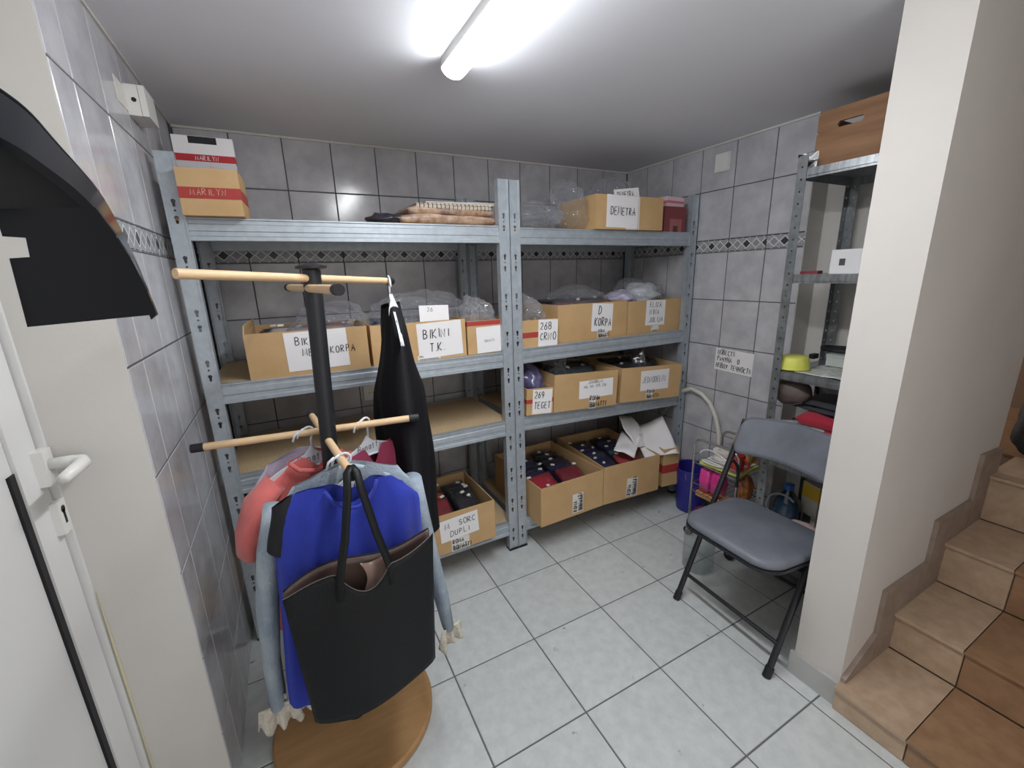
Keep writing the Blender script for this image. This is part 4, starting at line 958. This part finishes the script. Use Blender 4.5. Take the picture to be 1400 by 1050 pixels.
obj('body', lathe(BM(), [(.03, .028), (.031, .06), (.028, .1), (.012, .125), (.011, .14)], 20), M_white, wbt, smooth=True)
obj('green_base', lathe(BM(), [(.029, 0), (.032, .004), (.031, .028), (.02, .029)], 20), mat('lime green plastic', 'b6c94e', .4), wbt, smooth=True)
obj('nozzle', prism(BM(), [(-.02, .14), (.014, .14), (.014, .165), (-.03, .16)], 'y', -.008, .008), M_white, wbt)
# under the third shelf and fourth shelf
hb = tag(obj('brown_pouch', crumple(.13, .15, .12, 23, sub=3, amp=.2, base=False), mat('brown grey cloth pouch', '6b5f5a', .8, var=.2, bump=.2), smooth='all', loc=(.88, -.52, .83)), 'brown grey cloth pouch hanging under the third niche shelf', 'pouch')
ph = obj('pouch_cord', tube(BM(), [(0, 0, .10), (0, 0, .12)], .002, n=6), M_rubber, hb)
def foldpile(name, label, c, w, d, h, col, seed, n=3, cat='cloth'):
    t = thing(name, label, cat, c)
    for k in range(n): obj('folded_layer', pillow(w*(1-.04*k), d*(1-.03*k), h/n*1.15, seed+k, n=10), fabric('cloth '+col, col), t, smooth='all', loc=(0, 0, k*h/n*.95), rot=(0, 0, .06*(k-1)))
    return t
foldpile('folded_red_cloth', 'pile of folded red cloths on the fourth niche shelf', (.95, -.69, RZ[3]), .28, .30, .22, 'a92038', 5, 4)
foldpile('folded_dark_cloth', 'dark folded cloth on top of the red pile', (.97, -.66, RZ[3]+.215), .22, .24, .05, '33343a', 9, 2)
bag('white_plastic_bag', 'flat white plastic bag in front of the red cloth pile', .85, -.62, RZ[3]+.12, .12, .26, .045, 31, m=mat('white film', 'd2d0cd', .35, coat=.4), amp=.3)
# bottom shelf of the niche
wbg = thing('water_bottle', 'big dark blue water bottle seen behind the chair backrest', 'bottle', (.90, -.555, RZ[4]))
obj('body', lathe(BM(), [(.05, 0), (.058, .01), (.058, .09), (.054, .1), (.058, .11), (.058, .20), (.05, .245), (.022, .285), (.018, .30)], 28), mat('dark blue bottle', '1f3346', .12, coat=.5), wbg, smooth=True)
obj('cap', lathe(BM(), [(.021, .298), (.021, .322), (.018, .324)], 20), mat('blue cap', '2d5fa8', .4), wbg, smooth=True)
obj('handle', tube(BM(), arc((-.0, .20), .075, -.9, 2.2, 10, 'yz', -.03), .005, n=8), mat('clear grey handle', '9ba3ab', .3), wbg, smooth='all')
yc = closed_box('yellow_carton', 'yellow and white carton beside the big water bottle', 'box', .94, 1.02, -.68, -.595, RZ[4], .34, mat('white carton', 'cfccc0', .5), -.3)
obj('printed_stripe', ring_band(.08, .085, .27, .335), mat('yellow print', 'cfae3a', .5), yc); obj('print_patch', bx(BM(), -.0415, -.0405, -.02, .02, .12, .19), M_greyink, yc)
bag('tissue_pack', 'pink and white tissue pack at the front of the lowest niche shelf', .845, -.66, RZ[4]+.135, .09, .15, .06, 33, m=mat('pink white film', 'd8bdb9', .4, coat=.4, var=.25), amp=.18, cat='tissue pack')
closed_box('storage_box', 'black storage box under the tissue pack', 'box', .80, 1.0, -.88, -.585, RZ[4], .135, M_blackmatt)

# ================================================================== TROLLEY AND THE THINGS AROUND IT
tr = thing('wire_trolley', 'small chrome wire trolley crammed with oddments in front of the right wall', 'trolley', (.86, -.275, 0))
def TL_(x, y, z): return (x-.86, y+.275, z)
for x in (.752, .965):
    pts = [TL_(x, -.152, .05)]+[TL_(x, -.152, .50)]+[TL_(x, -.152-.045+.045*math.cos(a), .52+.045*math.sin(a)) for a in [PI/2*i/6 for i in range(7)]]+[TL_(x, -.40+.045-.045*math.sin(a), .52+.045*math.cos(a)) for a in [PI/2*i/6 for i in range(7)]]+[TL_(x, -.40, .05)]
    obj('side_frame', tube(BM(), pts, .0065, n=10), M_chrome, tr, smooth='all')
    for y in (-.152, -.40):
        cs = obj('caster', tube(BM(), [TL_(x-.008, y, .024), TL_(x+.008, y, .024)], .024, n=18), M_rubber, tr, smooth=True)
        obj('caster_fork', bx(BM(), *[a for p_ in ((x-.012-.86, x+.012-.86), (y+.275-.006, y+.275+.006), (.03, .056)) for a in p_]), M_chrome, cs)
for z in (.10, .27, .43):
    bm = BM()
    for dz in (0, .045): tube(bm, [TL_(.752, -.155, z+dz), TL_(.965, -.155, z+dz), TL_(.965, -.397, z+dz), TL_(.752, -.397, z+dz)], .003, n=6, closed=True)
    for k in range(9): y = -.155-.242*k/8; tube(bm, [TL_(.752, y, z), TL_(.965, y, z)], .0018, n=5)
    obj('wire_basket', bm, M_chrome, tr)
def cyl(name, label, cat, c, prof, m, extra=None):
    t = thing(name, label, cat, c); obj('body', lathe(BM(), prof, 24), m, t, smooth=True); return t
nb = closed_box('yellow_folder', 'yellow green folder lying on the top tier of the trolley', 'folder', .765, .945, -.385, -.175, .433, .012, mat('yellow green card', 'cfcf6a', .5), .12)
obj('paper_stack', bx(BM(), -.08, .08, -.095, .095, .012, .02), M_paper, nb)
tr_ = cyl('tape_roll', 'white tape roll on the top tier of the trolley', 'tape roll', (.86, -.235, .455), [(.022, 0), (.045, 0), (.045, .045), (.022, .045), (.022, .02)], M_label)
mg = cyl('red_mug', 'red mug on the top tier of the trolley', 'mug', (.80, -.355, .455), [(.028, 0), (.034, .004), (.037, .085), (.034, .085), (.03, .012)], mat('red glaze', 'b5342c', .25))
obj('handle', tube(BM(), arc((-.037, .045), .024, PI*.5, PI*1.5, 8, 'yz', 0), .005, n=8), MATS['red glaze'], mg, smooth='all')
cb = thing('white_cable', 'white cable looped over the top tier of the trolley', 'cable', (.765, -.27, .47))
obj('loop', tube(BM(), [(-.012+.01*math.sin(a*2), .085*math.cos(a), .02+.035*math.sin(a)) for a in [2*PI*i/24*.92 for i in range(24)]], .004, n=6), M_white, cb, smooth='all')
def gift(name, label, c, w, d, h, m, rz, seed):
    t = thing(name, label, 'paper bag', c, rz)
    def f(u, v):
        a = 2*PI*u; k = 1-.25*v*v; x = w/2*k*max(-1, min(1, 1.3*math.cos(a))); y = d/2*(1-.5*v)*max(-1, min(1, 1.3*math.sin(a)))
        return (x+.01*noise.noise(Vector((u*9, v*4, seed))), y+.01*noise.noise(Vector((u*9, v*4, seed+3))), h*v*(1+.12*noise.noise(Vector((u*8, seed, 0)))))
    obj('bag_wall', sheet(f, 32, 10, .0015), m, t); obj('bag_base', bx(BM(), -w/2*.9, w/2*.9, -d/2*.9, d/2*.9, 0, .002), m, t); return t
gift('brown_paper_bag', 'open brown paper bag on the back of the trolley', (.93, -.30, .44), .09, .12, .165, mat('kraft paper', 'c79a5e', .8, var=.2, scale=20), .1, 3)
bag('blue_white_pack', 'blue and white plastic pack leaning beside the niche post', .93, -.40, .51, .08, .10, .15, 35, m=mat('blue white film', '9fb4c4', .35, coat=.5, var=.6, scale=9, col2='3a6a94'), amp=.2, cat='pack')
for k, (dy, lab, colr) in enumerate(((-.21, 'left magenta wrapped pack on the middle tier of the trolley', 'd23a8c'), (-.275, 'right magenta wrapped pack on the middle tier of the trolley', 'c42e7e'))):
    t = thing('magenta_pack', lab, 'pack', (.80, dy, .273), .1*k, group='magenta packs on the trolley'); obj('pouch', pillow(.075, .062, .13, k+4, pw=9, wr=.15), mat('magenta film '+str(k), colr, .3, coat=.6, bump=.4, bscale=18), t, smooth='all'); obj('label_band', bx(BM(), -.03, .03, -.026, .026, .05, .055), M_label, t)
cbx = closed_box('orange_carton', 'orange edged carton tilting under the magenta packs', 'box', .765, .85, -.32, -.17, .245, .025, mat('orange kraft', 'd09a56', .6), .05)
obj('lid_seam', bx(BM(), -.043, .043, -.0755, .0755, .012, .013), M_card_in, cbx)
bag('patterned_bag', 'orange and gold patterned snack bag on the trolley behind the chair', .85, -.375, .275, .10, .07, .16, 37, m=mat('gold orange print', 'b9793a', .35, coat=.5, var=.6, scale=18, col2='7a3324'), amp=.25, cat='snack bag')
bag('white_plastic_bag', 'white plastic bag on the lower tier of the trolley', .82, -.345, .105, .13, .10, .17, 38, m=mat('white carrier film', 'd6d6d8', .4), amp=.25)
pb = cyl('pink_bowl', 'magenta glass bowl on the lower tier of the trolley', 'bowl', (.795, -.215, .105), [(.02, 0), (.03, .004), (.052, .05), (.049, .05), (.027, .01)], mat('magenta glass', '9a2a58', .15, coat=.5))
obj('rim', tube(BM(), [(.0505*math.cos(a), .0505*math.sin(a), .05) for a in [2*PI*i/24 for i in range(24)]], .003, n=6, closed=True), MATS['magenta glass'], pb, smooth='all')
lb = closed_box('light_blue_box', 'small light blue box on the lower tier of the trolley', 'box', .775, .84, -.285, -.25, .105, .06, mat('light blue card', '9cc3d6', .5), .3)
obj('lid', bx(BM(), -.034, .034, -.019, .019, .045, .0605), MATS['light blue card'], lb)
bk = thing('blue_bucket', 'dark blue plastic bucket on the floor behind the trolley', 'bucket', (.985, .03, 0))
M_bk = mat('dark blue plastic', '2b2a86', .35)
obj('body', lathe(BM(), [(.075, 0), (.08, .004), (.1, .27), (.096, .27), (.076, .01)], 32), M_bk, bk, smooth=True)
obj('rim', tube(BM(), [(.099*math.cos(a), .099*math.sin(a), .268) for a in [2*PI*i/32 for i in range(32)]], .004, n=6, closed=True), M_bk, bk, smooth='all')
obj('bail', tube(BM(), [(.1*math.cos(a), -.03, .26-.09*math.sin(a)) for a in [PI*i/14 for i in range(15)]], .0025, n=6), M_chrome, bk, smooth='all')
wbo = thing('plastic_jug', 'clear empty plastic jug on the floor under the chair', 'jug', (.575, -.36, 0))
obj('body', lathe(BM(), [(.06, 0), (.07, .01), (.07, .05), (.067, .055), (.07, .06), (.07, .17), (.066, .2), (.03, .25), (.018, .265), (.018, .285)], 32), M_bottle, wbo, smooth=True)
obj('cap', lathe(BM(), [(.02, .28), (.02, .298), (.016, .3)], 20), M_bottle, wbo, smooth=True)
cd = thing('drain_hose', 'white corrugated hose arching along the right wall', 'hose', (XR-.03, .05, 0))
obj('hose', tube(BM(), [(0, .30, .50), (0, .22, .62), (0, .16, .685), (0, .09, .715), (0, .02, .70), (0, -.04, .66), (0, -.09, .58), (0, -.12, .48), (0, -.13, .3), (0, -.13, .02)], .0125, n=12), mat('cream hose', 'cfccc2', .5), cd, smooth='all')
bm = BM()
obj('connector', tube(bm, [(0, -.13, .0), (0, -.13, .04)], .017, n=14), M_label, cd, smooth=True)

# ================================================================== GLOSSY BLACK HOOD BY THE DOOR
bhd = thing('black_hood', 'glossy black curved plastic hood on a wall arm beside the door', 'hood', (-1.21, -1.0, 1.37))
def HL(x, z, y=-1.0): return (x+1.21, y+1.0, z-1.37)
# front profile (inner rim) in the plane y=-1.0, rear profile (outer rim) in the plane y=-.93, both as (x, z)
FRONT = [(-1.2480, 1.5450), (-1.2320, 1.5390), (-1.2150, 1.5290), (-1.2040, 1.5210), (-1.1930, 1.5100), (-1.1780, 1.4940), (-1.1670, 1.4770), (-1.1560, 1.4530), (-1.1480, 1.4260), (-1.1430, 1.4020), (-1.1400, 1.3790)]
REAR = [(-1.2650, 1.6090), (-1.2480, 1.6000), (-1.2300, 1.5870), (-1.2140, 1.5710), (-1.2020, 1.5470), (-1.1890, 1.5240), (-1.1770, 1.5010), (-1.1670, 1.4600), (-1.1610, 1.4290), (-1.1570, 1.3990), (-1.1540, 1.3750)]
def chaikin(c):
    out = [c[0]]
    for a, b in zip(c, c[1:]): out += [(a[0]*.75+b[0]*.25, a[1]*.75+b[1]*.25), (a[0]*.25+b[0]*.75, a[1]*.25+b[1]*.75)]
    return out+[c[-1]]
FRONT, REAR = chaikin(chaikin(FRONT)), chaikin(chaikin(REAR))
bm = BM()
def loft(bm, A, B, ya, yb):
    a = [bm.verts.new((x+1.21, ya+1.0, z-1.37)) for x, z in A]; b_ = [bm.verts.new((x+1.21, yb+1.0, z-1.37)) for x, z in B]
    for i in range(len(A)-1): bm.faces.new((a[i], a[i+1], b_[i+1], b_[i]))
    return a, b_
fo, ro_ = loft(bm, FRONT, REAR, -1.0, -.93)
fi, ri = loft(bm, [(x-.006, z-.005) for x, z in FRONT], [(x-.006, z-.005) for x, z in REAR], -1.0, -.93)
for P_, Q_ in ((fo, fi), (ro_, ri)):
    for i in range(len(P_)-1): bm.faces.new((P_[i], P_[i+1], Q_[i+1], Q_[i]))
for i in (0, -1): bm.faces.new((fo[i], ro_[i], ri[i], fi[i]))
obj('curved_shell', bm, M_blackgloss, bhd, smooth=True)
bm = BM()
for pc in ([(-0.0230, 0.0040), (0.0700, 0.0090), (0.0670, 0.0320), (0.0620, 0.0560), (0.0600, 0.0640), (-0.0080, 0.0640), (-0.0210, 0.0630)],
           [(-0.0080, 0.0640), (0.0600, 0.0640), (0.0540, 0.0800), (-0.0070, 0.0800)],
           [(-0.0210, 0.0810), (-0.0070, 0.0800), (0.0540, 0.0800), (0.0540, 0.0830), (0.0440, 0.1070), (-0.0180, 0.1030), (-0.0210, 0.0930)],
           [(-0.0590, 0.0920), (-0.0210, 0.0930), (-0.0180, 0.1030), (-0.0570, 0.1000)]):
    prism(bm, pc, 'y', -.003, .003)
obj('front_panel', bm, M_blackgloss, bhd)
bm = BM()
for (x0, z0), (x1, z1) in zip(REAR, REAR[1:]):
    if z1 > 1.47: prism(bm, [(x0+1.21, .094), (x1+1.21, .094), (x1+1.21, z1-1.37), (x0+1.21, z0-1.37)], 'y', .066, .07)
obj('back_panel', bm, M_blackmatt, bhd)
obj('wall_arm', tube(BM(), [(-.128, -.29, .20), (-.128, -.2, .20), (-.128, .05, .225)], .012, n=12), M_blackmatt, bhd, smooth=True)
obj('mount_plate', bx(BM(), -.128, -.12, -.34, -.285, .14, .26), M_blackmatt, bhd)
# things at the top of the stairs, at the right edge of the picture
lbg = thing('black_bag', 'black bag standing on the stair landing at the right edge', 'bag', (1.60, -1.16, .60))
M_nyl = mat('black nylon', '16161a', .6, bump=.2, bscale=60)
obj('body', crumple(.2, .26, .36, 41, sub=4, amp=.14), M_nyl, lbg, smooth='all')
for yy in (-.05, .05): obj('strap', tube(BM(), [(-.02, yy-.04, .3), (-.03, yy-.03, .38), (-.02, yy, .42), (0, yy+.03, .38), (.0, yy+.04, .3)], .008, n=8), M_nyl, lbg, smooth='all')
